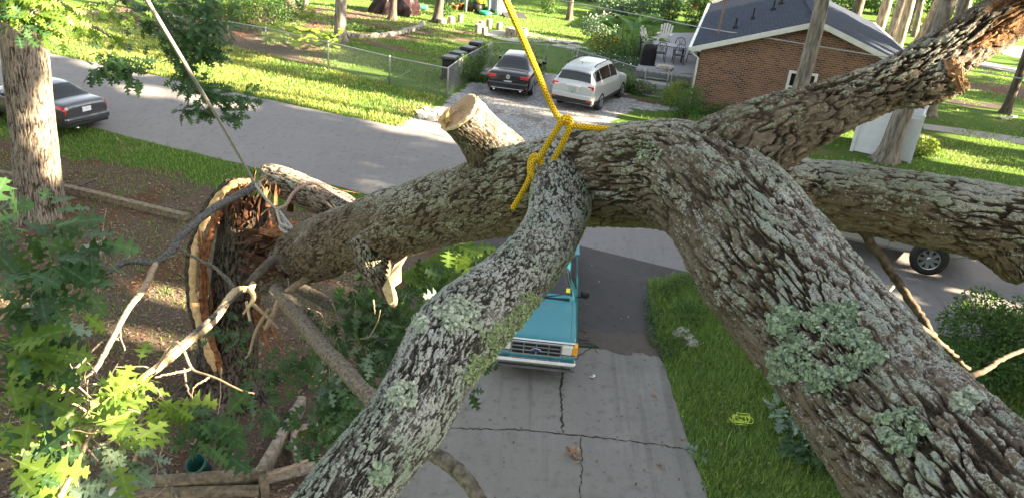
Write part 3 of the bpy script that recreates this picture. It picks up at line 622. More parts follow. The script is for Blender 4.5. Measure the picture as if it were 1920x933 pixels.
# shade trees beside the house and along the street on the right, outside the photograph: they shade the place as the photographed ones do
def clear_of_beams(x, y, h):
    best = None
    for k in range(13):
        o = (k+1)//2*.35*(1 if k % 2 else -1); px_, py_ = x+N_.x*o, y+N_.y*o
        t = (px_-TG[:, 0])*E_.x+(py_-TG[:, 1])*E_.y; d = np.abs((px_-TG[:, 0])*N_.x+(py_-TG[:, 1])*N_.y); z = TG[:, 2]+t*math.tan(_se)
        c = int(((t > 1) & (z < h) & (d < .42)).sum())
        if best is None or c < best[0]: best = (c, px_, py_)
    return best[1], best[2]
for (x, y, cz, cr, n) in [(17, 6, 3.0, 3.4, 3200), (19, 12, 3.2, 3.2, 3000), (22, 1, 3.4, 3.6, 3000), (15, -1, 6, 3.2, 2400), (27, 9, 4.4, 3.6, 2600), (28, 18, 4.6, 3.4, 2600), (33, 23, 5.4, 3.6, 2400), (34, 3, 5, 3.8, 2400), (41, 14, 5.2, 3.8, 2400), (38, 30, 6.2, 3.6, 2000), (47, 38, 6.8, 3.6, 1800), (48, 24, 6, 3.8, 2000), (24, -7, 5, 3.6, 2000), (36, -7, 7, 3.8, 1800), (56, 34, 7, 3.8, 1800), (58, 46, 8, 3.8, 1800), (21, -4, 2.6, 3.4, 2600), (25, 14, 3.0, 3.2, 2600), (31, 12, 8, 3.4, 2200), (22, 6, 7.5, 3.4, 2400), (30, -2, 8, 3.6, 2200), (38, 20, 8.5, 3.6, 2200), (52, 30, 3.5, 3.6, 2000), (64, 40, 5, 4, 2000), (44, 8, 8, 3.6, 2000), (18, -9, 4, 3.4, 2000), (20, 9, 12, 3.8, 3000), (23, 2, 12, 3.8, 3000), (21, 16, 11, 3.6, 2600), (27, 13, 14, 4, 3000), (29, 5, 15, 4, 3000), (26, -4, 13, 4, 3000), (34, 16, 13, 4, 3000), (35, 8, 16, 4, 3000), (41, 22, 14, 4, 3000), (33, 26, 12, 3.8, 2600), (46, 31, 13, 4, 2600), (42, 0, 15, 4.2, 2800), (20, -12, 12, 3.8, 2600), (32, -12, 14, 4, 2600), (54, 24, 15, 4.2, 2600)]:
    x, y = clear_of_beams(x, y, cz+3); std_tree('shade_tree', 'leafy shade tree on the right hand side of the street, out of the picture', at(x, y), .24, (0, 0), max(14, cz+7), BARK_FAR, cz, cr, int(n*1.35), 1.5, 'shade trees right of the photograph', lsz=.55)

for (x, y, cz, cr, n) in [(-14, 1, 12, 4.4, 2600), (-6, -5, 14, 4.6, 2600), (3, -6, 15, 4.6, 2600), (10, -8, 14, 4.4, 2400), (-22, 6, 12, 4.4, 2600), (-26, 15, 11, 4.2, 2600), (-32, 24, 11, 4.2, 2400), (-14, -10, 14, 4.6, 2400), (2, -15, 15, 4.8, 2400), (-24, -5, 13, 4.4, 2200), (-36, 34, 11, 4.4, 2200), (14, 5, 16, 4.2, 2400)]:
    std_tree('sky_shade_tree', 'unseen leafy tree added behind or left of the viewpoint to dim skylight', at(x, y), .3, (0, 0), cz+7, BARK_FAR, cz, cr, n, 1.5, 'unseen trees added to dim skylight', lsz=.6)  # unseen trees, added overhead to hold back skylight and deepen the shade
# ================================================================ THE BROKEN STUMP
def splinters(ctr, dirv, n, ln, wd, spread, mat, parent, name, jit=.35, seed=0):
    rg = random.Random(seed); mb = MB(); dirv = Vector(dirv).normalized()
    for _ in range(n):
        c = Vector(ctr)+Vector((rg.gauss(0, spread[0]), rg.gauss(0, spread[1]), rg.gauss(0, spread[2])))
        d = (dirv+Vector((rg.gauss(0, jit), rg.gauss(0, jit), rg.gauss(0, jit)))).normalized(); L = ln*rg.uniform(.4, 1.3); w_ = wd*rg.uniform(.4, 1.4)
        s1 = d.orthogonal().normalized(); s1.rotate(Matrix.Rotation(rg.random()*6, 3, d)); s2 = d.cross(s1)
        a = c-d*L*.4; m1 = c+s1*rg.gauss(0, w_*.4); e1 = c+d*L*.6+s2*rg.gauss(0, w_)
        V = []
        for p, k in ((a, 1), (m1, .9), (e1, .12)): V += [p+s1*w_*k+s2*w_*.35*k, p-s1*w_*k+s2*w_*.35*k, p-s1*w_*k*.8-s2*w_*.35*k, p+s1*w_*k*.8-s2*w_*.35*k]
        F = [(3, 2, 1, 0), (8, 9, 10, 11)]+[(4*i+j, 4*i+(j+1) % 4, 4*i+4+(j+1) % 4, 4*i+4+j) for i in (0, 1) for j in range(4)]
        mb.add(V, F)
    return mb.build(name, mat, parent, False, True)
sb = G(405, 775); sb = Vector((sb.x-.05, sb.y+.5, 0))
ST_ = thing('broken_stump', 'huge dark standing stump, torn open at the left with a pale split edge', 'tree stump', sb)
top = U(462, 372, 13.35)
ax = (top-sb)/top.z
def sp(z, r): p = sb+ax*z; return (p.x, p.y, p.z, r)
bark_tube('trunk', [sp(-.15, .86), sp(.12, .72), (*(sp(.45, .58)[:3]), .60), sp(1.0, .52), sp(1.8, .47), sp(2.6, .44), sp(3.3, .41), sp(top.z-.1, .36), sp(top.z+.05, .27)], BARK_STUMP, ST_, 220, 2.4, .07, .26, .04, 11, .10, .05, ragged=(0, .22),
          bumps=[(.02, k*1.25, .25, .35, .3) for k in range(5)])
def slab(name, P, wx, wy, mat, up, jit=.006):
    mb = MB(); P = spline([tuple(p) for p in P], 110); V = []; F = []; rg = random.Random(3); n = len(P)
    for i in range(n):
        t = Vector(P[min(i+1, n-1)])-Vector(P[max(i-1, 0)]); t.normalize(); s = t.cross(Vector(up)).normalized(); u = s.cross(t); k = .35+.65*min(1, 3.2*math.sin(math.pi*(.03+.94*i/(n-1)))); c = Vector(P[i]); k *= 1+.22*math.sin(i*.37+wx*90)*math.sin(i*.11)+.10*math.sin(i*1.3)
        j = [rg.gauss(0, jit) for _ in range(6)]
        V += [c+s*wx*k+u*(wy+j[0]), c+u*(wy*1.15+j[1]), c-s*wx*k+u*(wy+j[2]), c-s*wx*k-u*(wy+j[3]), c-u*(wy+j[4]), c+s*wx*k-u*(wy+j[5])]
    F = [(6*i+a, 6*i+(a+1) % 6, 6*i+6+(a+1) % 6, 6*i+6+a) for i in range(n-1) for a in range(6)]+[(5, 4, 3, 2, 1, 0), tuple(range(6*n-6, 6*n))]
    mb.add(V, F); return mb.build(name, mat, ST_, True, True)
slab_px = [(472, 338, 13.0), (432, 350, 13.0), (400, 385, 13.05), (378, 430, 13.1), (364, 485, 13.15), (362, 545, 13.25), (372, 600, 13.4), (388, 650, 13.6), (402, 690, 13.8)]
slab('split_edge', [U(*p) for p in slab_px], .062, .11, WOOD, -vec(400, 500))
slab('torn_bark', [U(p[0]-9, p[1]-3, p[2]+.10) for p in slab_px], .05, .14, M('slab_bark', (.03, .024, .019), (.12, .095, .075), sc=18, det=6, bump=1, bd=.04), -vec(400, 500), .022)
slab('torn_heartwood', [U(p[0]+13+5*math.sin(i*.4), p[1]+8, p[2]+.06) for i, p in enumerate(slab_px)], .06, .07, TORN, -vec(400, 500))
splinters(U(386, 560, 13.3), (.05, 0, 1), 18, .7, .022, (.04, .06, .6), TORN, ST_, 'splinters', .06, 1)
splinters(U(470, 350, 13.0), (.3, -.1, 1), 12, .26, .025, (.10, .08, .08), WOOD, ST_, 'splinters', .3, 2)
splinters(U(505, 420, 12.9), (.3, -.2, .9), 18, .36, .03, (.12, .12, .24), TORN, ST_, 'splinters', .3, 3)
splinters(U(500, 350, 12.9), (.1, -.1, 1), 8, .22, .025, (.06, .08, .08), WOOD, ST_, 'splinters', .25, 6)
splinters(U(490, 610, 13.0), (.25, 0, -1), 12, .9, .03, (.1, .08, .25), TORN, ST_, 'splinters', .15, 4)
lg, _ = bark_tube('broken_limb', pxpts([(488, 330, 13.3, .26), (530, 342, 13.15, .27), (590, 368, 13.0, .265), (640, 390, 12.85, .26), (672, 408, 12.7, .25)]), BARK_TREE, ST_, 110, 2.4, .06, .25, .03, 21, .05, .1, ragged=(.25, .3))
splinters(U(655, 392, 12.8), (1, -.1, -.3), 16, .4, .04, (.06, .08, .12), TORN, ST_, 'splinters', .2, 5)
# ================================================================ THE FALLEN TREE
fb = U(520, 500, 13.0)
FT = thing('fallen_tree', 'massive lichen covered fallen oak trunk forking across the whole view', 'fallen tree', fb)
tr, TD = bark_tube('trunk', pxpts([(505, 512, 13.0, .40), (560, 484, 12.4, .47), (640, 450, 10.6, .44), (720, 425, 9.2, .405), (800, 400, 8.0, .37), (880, 378, 6.9, .35), (950, 360, 6.0, .33), (1060, 340, 5.1, .315), (1180, 328, 4.45, .30), (1290, 335, 4.0, .29), (1370, 395, 3.65, .295), (1430, 480, 3.35, .300),
    (1503, 570, 3.05, .283), (1582, 668, 2.75, .262), (1672, 784, 2.4, .250), (1772, 900, 2.08, .246), (1885, 1032, 1.8, .246), (2015, 1185, 1.55, .245)]), BARK_RIGHT, FT, 640, 2.4, .048, .24, .032, 5, .06, .10, ragged=(.5, 0), plates=.7, up_lich=.28, lich_u=(-.32, .25))
bark_tube('limb', pxpts([(1075, 318, 4.9, .24), (1058, 360, 4.55, .195), (1038, 425, 4.15, .158), (1003, 482, 3.75, .153), (955, 534, 3.4, .153), (905, 580, 3.12, .158), (857, 626, 2.9, .162), (812, 695, 2.74, .142), (770, 776, 2.58, .135), (709, 852, 2.45, .127), (648, 928, 2.34, .122), (566, 1028, 2.2, .118), (490, 1130, 2.1, .115)]), BARK_PALE, FT, 330, 2.2, .021, .075, .015, 31, .05, .15,
    bumps=[(.70, .6, .025, .12, .6)], plates=.5, up_lich=.12)
bark_tube('limb', pxpts([(1300, 330, 3.95, .22), (1370, 292, 3.86, .23), (1435, 256, 3.82, .195), (1515, 222, 3.8, .158), (1600, 186, 3.8, .125), (1690, 149, 3.8, .121), (1780, 98, 3.8, .119), (1860, 48, 3.8, .122), (1960, -12, 3.8, .13), (2080, -80, 3.8, .13)]), BARK_BROWN, FT, 340, 2.2, .042, .12, .028, 41, .09, .05, plates=.8, up_lich=.3, torn=[(.73, .34, .45, .8, .02), (.80, .30, -.65, .6, .035), (.52, .30, .95, .35, .018)])
bark_tube('limb', pxpts([(1440, 350, 4.35, .175), (1510, 358, 4.35, .178), (1570, 366, 4.3, .180), (1660, 380, 4.2, .188), (1760, 398, 4.1, .192), (1850, 416, 4.0, .20), (1950, 434, 3.9, .21), (2080, 460, 3.8, .22)]), BARK, FT, 300, 2.2, .05, .20, .03, 51, .08, .05, plates=.75, up_lich=.6)
bark_tube('limb_knob', pxpts([(1862, 440, 3.98, .15), (1892, 478, 3.92, .11), (1912, 510, 3.88, .07), (1922, 524, 3.86, .04)]), BARK_BROWN, FT, 110, 2.4, .04, .1, .03, 52, .15, .05)
# sawn stub with its rings
bark_tube('sawn_stub', pxpts([(965, 335, 6.0, .24), (935, 298, 5.98, .235), (912, 268, 5.92, .20), (892, 243, 5.85, .178), (864, 213, 5.74, .170)]), BARK, FT, 190, 2.2, .03, .1, .018, 61, .05, .1, cap=False)
b = NB('sawn_wood'); c = b.n('TexCoord').outputs['Object']; nn = b.noise(14, 4, .6, c)
sx = b.n('SeparateXYZ', {0: c}); rr = b.math('SQRT', b.math('ADD', b.math('POWER', b.math('ADD', sx.outputs[0], .02), 2), b.math('POWER', sx.outputs[1], 2)))
wv = b.math('SINE', b.math('MULTIPLY', b.math('ADD', rr, b.math('MULTIPLY', nn, .02)), 520)); wv = b.math('ADD', b.math('MULTIPLY', wv, .5), .5)
cc = b.mix(wv, (.36, .22, .12), (.50, .34, .20)); cc = b.mix(b.step(rr, .155, .168), cc, (.66, .5, .32)); cc = b.mix(b.step(nn, .55, .75), cc, (.30, .16, .08))
b.col(cc).set(rough=.75); b.bump(b.math('ADD', b.noise(60, 3, .6, b.pos((1, 12, 1))), wv), .4, .004); M_SAWN = b.m
def disc(name, c, nrm, r, mat, parent, jit=.04, n=64, thick=.02):
    nrm = Vector(nrm).normalized(); q = nrm.to_track_quat('Z', 'Y'); mb = MB(); V = []; m = 8
    for j in range(1, m+1): V += [(r*j/m*(1+jit*math.sin(3*k*2*math.pi/n+1)+jit*.5*math.sin(7*k*2*math.pi/n))*math.cos(k*2*math.pi/n), r*j/m*(1+jit*math.sin(3*k*2*math.pi/n+1)+jit*.5*math.sin(7*k*2*math.pi/n))*math.sin(k*2*math.pi/n), .006*math.sin(k*1.7+j)) for k in range(n)]
    V += [(0, 0, 0)]; F = [((j-1)*n+k, j*n+k, j*n+(k+1) % n, (j-1)*n+(k+1) % n) for j in range(1, m) for k in range(n)]+[(m*n, k, (k+1) % n) for k in range(n)]
    V += [(v[0], v[1], -thick) for v in V[(m-1)*n:m*n]]; F += [((m-1)*n+k, m*n+1+k, m*n+1+(k+1) % n, (m-1)*n+(k+1) % n) for k in range(n)]
    mb.add(V, F); o = mb.build(name, mat, parent, True)
    o.matrix_local = Matrix.Translation(Vector(c)-Vector(parent['o'])) @ q.to_matrix().to_4x4(); return o
fn = (-.60*_R+.58*_U-.55*_F)
disc('sawn_face', U(861, 210, 5.72), fn, .172, M_SAWN, FT)
splinters(U(838, 232, 5.70), (.1, 0, 1), 14, .13, .014, (.03, .03, .03), WOOD, FT, 'splinters', .5, 8)
# torn spur below the trunk, torn wood at the break and on the upper limb
bark_tube('torn_spur', pxpts([(690, 455, 9.0, .24), (703, 500, 8.85, .19), (715, 530, 8.75, .12), (733, 560, 8.65, .07), (738, 572, 8.6, .03)]), BARK_BROWN, FT, 110, 2.4, .04, .12, .02, 71, .06, .1)
def px_slab(name, px, d, th, mat, parent, bev=.02):
    A_ = [U(x, y, d+z) for x, y, z in px]; n = len(A_); k = vec(px[0][0], px[0][1]).normalized()*th; mb = MB(); mb.add(A_+[p+k for p in A_], [tuple(range(n)), tuple(range(2*n-1, n-1, -1))]+[(i, i+n, (i+1) % n+n, (i+1) % n) for i in range(n)]); return mb.build(name, mat, parent, False, True, bev)
px_slab('torn_face', [(766, 476, .1), (752, 500, .02), (753, 528, 0), (738, 538, -.03), (744, 551, -.03), (741, 566, 0), (730, 573, .03), (722, 556, .05), (716, 540, .06), (728, 520, .0), (740, 495, .02)], 8.5, .11, TWIG_PALE, FT)
splinters(U(540, 450, 12.2), (-.8, .4, .1), 34, .5, .045, (.20, .2, .14), TORN, FT, 'splinters', .22, 9)
splinters(U(560, 435, 12.0), (.9, -.3, .15), 8, .7, .07, (.22, .16, .08), TORN, FT, 'splinters', .12, 10)
splinters(U(520, 475, 12.4), (-.8, .4, -.1), 50, .6, .08, (.25, .25, .16), TORN_DARK, FT, 'splinters', .3, 11)
splinters(U(462, 385, 13.0), (.1, 0, 1), 40, .45, .05, (.18, .18, .12), TORN_DARK, ST_, 'splinters', .2, 15)

splinters(U(560, 520, 12.0), (-.8, .3, -.1), 18, .5, .025, (.4, .2, .06), TORN_DARK, FT, 'splinters', .2, 12)
def patch_on(name, pts, rr, mat, seed, n=200, ln=.22, wd=.012, jit=.12):
    P = spline([tuple(U(*p)) for p in pts], 40); rg = random.Random(seed); mb = MB(); d0 = Vector(P[-1]-P[0]).normalized()
    for _ in range(n):
        i = rg.randrange(39); c = Vector(P[i])+Vector((rg.gauss(0, rr), rg.gauss(0, rr), rg.gauss(0, rr))); d = (d0+Vector((rg.gauss(0, jit), rg.gauss(0, jit), rg.gauss(0, jit)))).normalized()
        L = ln*rg.uniform(.4, 1.2); mb.bar(c-d*L/2, c+d*L/2+Vector((0, 0, rg.gauss(0, .01))), wd*rg.uniform(.5, 2.2), wd*rg.uniform(.3, .8), (rg.random(), rg.random(), rg.random()))
    return mb.build(name, mat, FT, False, True)
0 and patch_on('torn_wood', [(1752, 70, 3.66), (1800, 45, 3.64), (1850, 18, 3.63), (1890, 5, 3.63)], .032, TORN, 1, 300, .20, .014)
0 and patch_on('torn_wood', [(1800, 108, 3.66), (1840, 85, 3.64), (1880, 68, 3.63), (1930, 40, 3.63)], .022, M('torn_light_wood', (.30, .17, .09), (.5, .33, .19), sc=14), 2, 120, .20, .012)
bark_tube('torn_bark', pxpts([(1680, 178, 3.76, .06), (1730, 163, 3.74, .095), (1775, 150, 3.74, .095), (1806, 143, 3.74, .08)]), BARK_BROWN, FT, 130, 2.2, .035, .08, .03, 81, .2, .05, ragged=(0, .1))
patch_on('torn_wood', [(1788, 118, 3.66), (1794, 140, 3.65), (1800, 165, 3.66)], .014, M('torn_light_wood', (.3, .17, .09)), 3, 70, .06, .012, .5)
# foliose lichen: crinkled lobes in round colonies
def lichen(c_px, rpx, mat, seed, n, hole=0., size=.016, ay=1.):
    """project the colony onto the bark by casting from the camera side onto the limb meshes"""
    rg = random.Random(seed); mb = MB(); gaps = [(rg.gauss(-.15, .33), rg.gauss(-.15, .33), rg.uniform(.05, .17)) for _ in range(26 if hole else 4)]; dg = bpy.context.evaluated_depsgraph_get(); ct = 0
    for _ in range(n*4):
        if ct >= n: break
        a = rg.random()*6.283; r = math.sqrt(rg.random()); 
        if hole and r < hole and rg.random() < .82: continue
        if any((r*math.cos(a)-gx)**2+(r*math.sin(a)-gy)**2 < gr*gr for gx, gy, gr in gaps): continue
        r *= 1+.16*math.sin(a*5+seed)+.1*math.sin(a*11)
        d = vec(c_px[0]+rpx*r*math.cos(a), c_px[1]+rpx*ay*r*math.sin(a)).normalized()
        hit, p, nn, _i, ob, _m = S.ray_cast(dg, Vector((0, 0, H)), d)
        if not hit or ob.parent is not FT or (p-Vector((0, 0, H))).length > 7: continue
        nn = Vector(nn); ct += 1
        if nn.dot(d) > 0: nn = -nn
        t1 = nn.orthogonal().normalized(); t1.rotate(Matrix.Rotation(rg.random()*6.3, 3, nn)); t2 = nn.cross(t1); s = size*rg.uniform(.5, 1.4); p = p+nn*(.003+rg.random()*.008)
        V = [p]; k = 7
        for q in range(k):
            b_ = q*2*math.pi/k; rr = s*(1+.3*rg.uniform(-1, 1)); V.append(p+t1*math.cos(b_)*rr+t2*math.sin(b_)*rr+nn*s*rg.uniform(-.1, .42))
        mb.add(V, [(0, 1+q, 1+(q+1) % k) for q in range(k)])
    return mb.build('lichen', mat, FT, False, True)
bpy.context.view_layer.update()
LICH = leaf_mat('foliose_lichen', (.15, .21, .14), (.33, .40, .29), .1, .8); LICH_P = leaf_mat('pale_lichen', (.27, .32, .25), (.43, .47, .38), .1, .8); LICH_G = leaf_mat('moss_lichen', (.13, .18, .08), (.28, .34, .18), .1, .8)
lichen((1542, 655), 100, LICH, 1, 8500, .40, .0058, .85); lichen((1690, 808), 42, LICH, 2, 1100, .4, .006); lichen((1465, 600), 25, LICH, 3, 260, 0, .008)
lichen((860, 588), 42, LICH_P, 4, 900, 0, .006, .7); lichen((755, 740), 26, LICH_P, 5, 400, 0, .0055); lichen((714, 886), 19, LICH, 6, 170, 0, .008); lichen((790, 605), 14, LICH_P, 7, 80, 0, .009); lichen((1812, 752), 22, LICH_P, 8, 130, 0, .010)
lichen((1215, 285), 26, LICH, 9, 90, 0, .008, .8); lichen((950, 640), 45, LICH_G, 10, 420, 0, .0055, .9); lichen((1000, 590), 40, LICH_G, 11, 420, 0, .0055); lichen((905, 700), 35, LICH_G, 12, 380, 0, .005)
# dead branches of the fallen tree
def branch(px, rs, mat, parent=FT, name='branch', n=8, k=30, wob=.0, seed=0):
    P = spline([tuple(U(*p)) for p in px], k); rg = np.random.default_rng(seed); P = P+rg.normal(size=P.shape)*wob
    R = np.interp(np.linspace(0, 1, k), np.linspace(0, 1, len(rs)), rs); R = R*(1+.05*np.sin(np.arange(k)*2.3))
    o = MB().tube(P.tolist(), R.tolist(), n).build(name, mat, parent, True, True); return o
branch([(1612, 425, 4.2), (1655, 485, 4.1), (1690, 540, 4.0), (1725, 590, 3.9), (1752, 632, 3.85)], [.026, .024, .022, .020, .017], M('dead_stick', (.045, .033, .024), (.14, .10, .07), sc=30, bump=.4), wob=.003, n=10)
branch([(1672, 572, 3.6), (1720, 608, 3.7), (1770, 648, 3.8), (1816, 692, 3.9)], [.016, .014, .012, .010], M('dead_stick', (0, 0, 0)), wob=.003)
branch([(1658, 552, 3.5), (1676, 536, 3.5)], [.012, .006], TWIG_PALE, k=6); branch([(1668, 566, 3.5), (1694, 580, 3.55)], [.009, .004], TWIG, k=6)
branch([(1800, 712, 3.2), (1850, 692, 3.5), (1880, 672, 3.7), (1935, 650, 4.0)], [.014, .013, .012, .011], M('dead_stick', (0, 0, 0)), wob=.002)
branch([(780, 820, 3.3), (815, 851, 3.3), (849, 874, 3.25), (879, 905, 3.2), (908, 950, 3.15)], [.034, .034, .034, .032, .030], LIMBWOOD, n=14, k=40, wob=.002)
branch([(520, 545, 11.6), (545, 575, 10.9), (600, 645, 9.4), (645, 692, 8.7), (700, 752, 8.2)], [.13, .12, .10, .092, .088], LIMBWOOD, n=16, k=60, wob=.006)
branch([(540, 525, 12.0), (590, 555, 11.9), (640, 582, 11.8), (740, 640, 11.5)], [.09, .10, .09, .07], TWIG, n=12, k=40, wob=.005)
branch([(598, 510, 11.6), (565, 528, 11.4), (530, 556, 11.2), (512, 590, 11.0), (497, 618, 10.9)], [.06, .055, .05, .045, .03], TWIG_TAN, n=10, wob=.004)
branch([(584, 495, 11.7), (558, 508, 11.6), (534, 489, 11.5), (515, 487, 11.4), (494, 503, 11.2), (466, 532, 11.0)], [.055, .055, .07, .075, .07, .055], BARK_DARK, n=12, k=40, wob=.004)
branch([(475, 530, 11.0), (468, 541, 10.9), (441, 546, 10.6), (411, 586, 10.0), (388, 612, 9.5), (353, 640, 8.8), (312, 676, 7.9), (270, 708, 7.1), (215, 765, 6.2), (150, 835, 5.4), (95, 925, 4.9), (60, 1000, 4.6)], [.04, .047, .053, .055, .052, .046, .040, .034, .028, .024, .018], TWIG_PALE, n=12, k=110, wob=.0015)
branch([(452, 545, 10.7), (415, 580, 10.0), (360, 626, 8.9), (310, 666, 7.9)], [.03, .03, .026, .016], TWIG, k=50, wob=.003)
branch([(469, 541, 10.8), (475, 560, 10.7), (456, 588, 10.6)], [.04, .035, .014], TWIG_PALE); branch([(462, 565, 10.8), (469, 601, 10.7)], [.022, .02], TWIG_PALE, k=10)
branch([(471, 568, 10.8), (498, 590, 10.8), (522, 615, 10.8)], [.028, .026, .012], TWIG_TAN); branch([(505, 578, 11.0), (480, 620, 11.0), (468, 660, 11.0), (460, 672, 11)], [.03, .025, .016, .008], TWIG_TAN)
branch([(484, 345, 12.6), (450, 365, 12.2), (400, 392, 11.5), (345, 438, 10.6), (322, 470, 10.2), (292, 492, 9.8)], [.07, .062, .056, .052, .05, .045], M('grey_twig', (.035, .033, .033), (.14, .135, .13), sc=30, bump=.4), n=12, k=60, wob=.006)
branch([(292, 492, 9.8), (276, 530, 9.5), (262, 552, 9.3), (240, 580, 9.0), (212, 632, 8.4), (180, 690, 7.8), (140, 730, 7.2)], [.04, .042, .038, .034, .03, .026, .018], TWIG_TAN, n=10, k=60, wob=.002)
branch([(292, 492, 9.8), (240, 490, 9.6), (205, 508, 9.4), (175, 522, 9.2), (110, 526, 8.9)], [.05, .042, .035, .028, .016], M('grey_twig', (0, 0, 0)), n=8, k=40, wob=.006)
branch([(330, 462, 10.6), (372, 486, 10.7), (402, 502, 10.7), (425, 522, 10.7), (440, 540, 10.7)], [.012, .022, .024, .03, .03], TWIG, k=30, wob=.004); branch([(292, 492, 9.8), (330, 478, 9.9), (345, 472, 10)], [.018, .012, .006], TWIG, k=10)
for i, (px, r) in enumerate([([(285, 700, 7.4), (330, 640, 7.3), (360, 690, 7.2), (395, 705, 7.1), (450, 730, 7.0), (478, 738, 7.0)], .016), ([(345, 690, 7.2), (352, 730, 7.1), (367, 755, 7.0)], .012), ([(360, 692, 7.2), (320, 700, 7.1), (290, 707, 7)], .014), ([(392, 706, 7.1), (365, 725, 7), (360, 745, 7)], .010),
     ([(268, 720, 6.9), (265, 780, 6.6), (268, 825, 6.4), (290, 850, 6.2), (305, 880, 6.0), (335, 940, 5.8)], .020), ([(268, 830, 6.4), (250, 870, 6.1), (240, 905, 5.9), (235, 950, 5.7)], .018), ([(240, 900, 5.9), (252, 935, 5.8)], .012), ([(300, 862, 6.1), (270, 890, 6.0), (262, 910, 6)], .010),
     ([(310, 780, 6.6), (306, 820, 6.5), (300, 855, 6.4)], .012), ([(280, 715, 6.9), (305, 745, 6.8), (335, 790, 6.7), (370, 780, 6.7)], .012), ([(335, 745, 6.8), (390, 755, 6.7)], .008), ([(0, 880, 4.8), (50, 862, 4.9), (110, 840, 5.0), (165, 820, 5.2)], .013),
     ([(110, 933, 4.6), (140, 880, 4.8), (160, 830, 5.1), (180, 800, 5.3)], .02), ([(0, 845, 5), (60, 835, 5), (110, 815, 5.1)], .012), ([(85, 680, 5.4), (110, 730, 5.4), (140, 725, 5.4)], .012), ([(0, 600, 5), (60, 530, 5.2), (80, 560, 5.2), (100, 590, 5.3)], .012),
     ([(150, 667, 7.7), (165, 680, 7.7), (185, 705, 7.6)], .010), ([(190, 665, 8), (200, 660, 8)], .008), ([(95, 610, 6), (130, 605, 6.2), (160, 612, 6.4), (215, 600, 8)], .011), ([(70, 580, 6), (100, 600, 6), (140, 625, 6)], .012), ([(415, 690, 8), (412, 760, 7.6), (405, 790, 7.4)], .007),
     ([(700, 560, 8.6), (703, 588, 8.5)], .01), ([(620, 560, 10), (640, 610, 9.8), (650, 650, 9.5)], .012), ([(540, 520, 11.3), (545, 560, 11.3), (560, 600, 11.2)], .012), ([(505, 545, 11.2), (560, 600, 11.2), (620, 590, 11.2)], .010)]):
    branch(px, [r, r*.8, r*.5], [TWIG_TAN, LIMBWOOD, TWIG_TAN][i % 3], name='twig', n=6, k=24, wob=.003, seed=i)
rgt = random.Random(12)
def side_twigs(px, n, r, ln, sp):
    P = spline([tuple(U(*p)) for p in px], 50)
    for q in range(n):
        i = rgt.randrange(6, 49); a = Vector(P[i]); t = (Vector(P[min(i+2, 49)])-Vector(P[i-2])).normalized(); d = (t*.7+Vector((rgt.gauss(0, sp), rgt.gauss(0, sp), rgt.gauss(0, sp)))).normalized(); L = ln*rgt.uniform(.4, 1.2); pts = [a]
        for s_ in range(5): d = (d+Vector((rgt.gauss(0, .28), rgt.gauss(0, .28), rgt.gauss(0, .28)-.05))).normalized(); pts.append(pts[-1]+d*L/5)
        P2 = spline([tuple(p) for p in pts], 18); rr_ = r*rgt.uniform(.6, 1.1); MB().tube(P2.tolist(), np.linspace(rr_, rr_*.4, 18).tolist(), 5).build('twig', TWIG_TAN if q % 3 else LIMBWOOD, FT, True, True)
side_twigs([(312, 676, 7.9), (270, 708, 7.1), (215, 765, 6.2), (150, 835, 5.4), (95, 925, 4.9)], 26, .010, .75, .6); side_twigs([(240, 580, 9.0), (212, 632, 8.4), (180, 690, 7.8), (140, 730, 7.2)], 8, .010, .7, .5); side_twigs([(268, 780, 6.6), (290, 850, 6.2), (335, 940, 5.8)], 6, .008, .5, .6)
side_twigs([(-20, 650, 5), (60, 600, 5.2), (140, 560, 5.4), (190, 470, 5.6)], 10, .009, .6, .7); side_twigs([(-20, 860, 4.8), (60, 840, 4.9), (160, 790, 5.2)], 10, .008, .6, .7); side_twigs([(560, 540, 11), (620, 620, 10), (700, 660, 9.6), (780, 600, 9.2)], 12, .014, 1.1, .7)
branch([(-20, 880, 4.9), (60, 848, 5.1), (120, 815, 5.4), (200, 780, 6.0)], [.018, .016, .013, .010], TWIG_TAN, k=40, wob=.002); branch([(-20, 720, 5.0), (60, 740, 5.2), (130, 700, 5.5), (190, 640, 5.8)], [.014, .012, .010, .008], LIMBWOOD, k=40, wob=.002)
# foliage of the fallen tree
def foliage(lst, mat, name='foliage', parent=FT, tpl=LEAF):
    V, F = join_sc([leafy_twig([tuple(U(*p)) for p in px], n, sz, spd, tpl) for px, n, sz, spd in lst]); return mesh_np(name, V, F, mat, False, parent)
foliage([([(-60, 400, 5.2), (60, 415, 5.2), (150, 420, 5.3)], 19, 0.22, .22), ([(-60, 450, 5.0), (80, 455, 5.1), (205, 460, 5.2)], 22, 0.22, .22), ([(-60, 520, 5.0), (60, 500, 5.0), (150, 490, 5.1)], 20, 0.22, .22), ([(-60, 570, 5), (40, 560, 5), (110, 550, 5)], 14, 0.22, .2), ([(-60, 620, 5), (20, 640, 5), (90, 640, 5)], 16, 0.22, .2),
         ([(-60, 780, 4.7), (30, 770, 4.8), (100, 740, 5)], 17, 0.22, .24), ([(-60, 700, 4.9), (30, 690, 4.9), (120, 660, 5)], 14, 0.22, .22), ([(-40, 910, 4.5), (60, 880, 4.6), (120, 850, 4.8)], 16, 0.22, .22), ([(300, 770, 6.6), (360, 790, 6.5), (430, 805, 6.4)], 16, 0.26, .14), ([(345, 800, 6.5), (380, 830, 6.4), (420, 845, 6.4)], 10, 0.26, .1)], OAK)
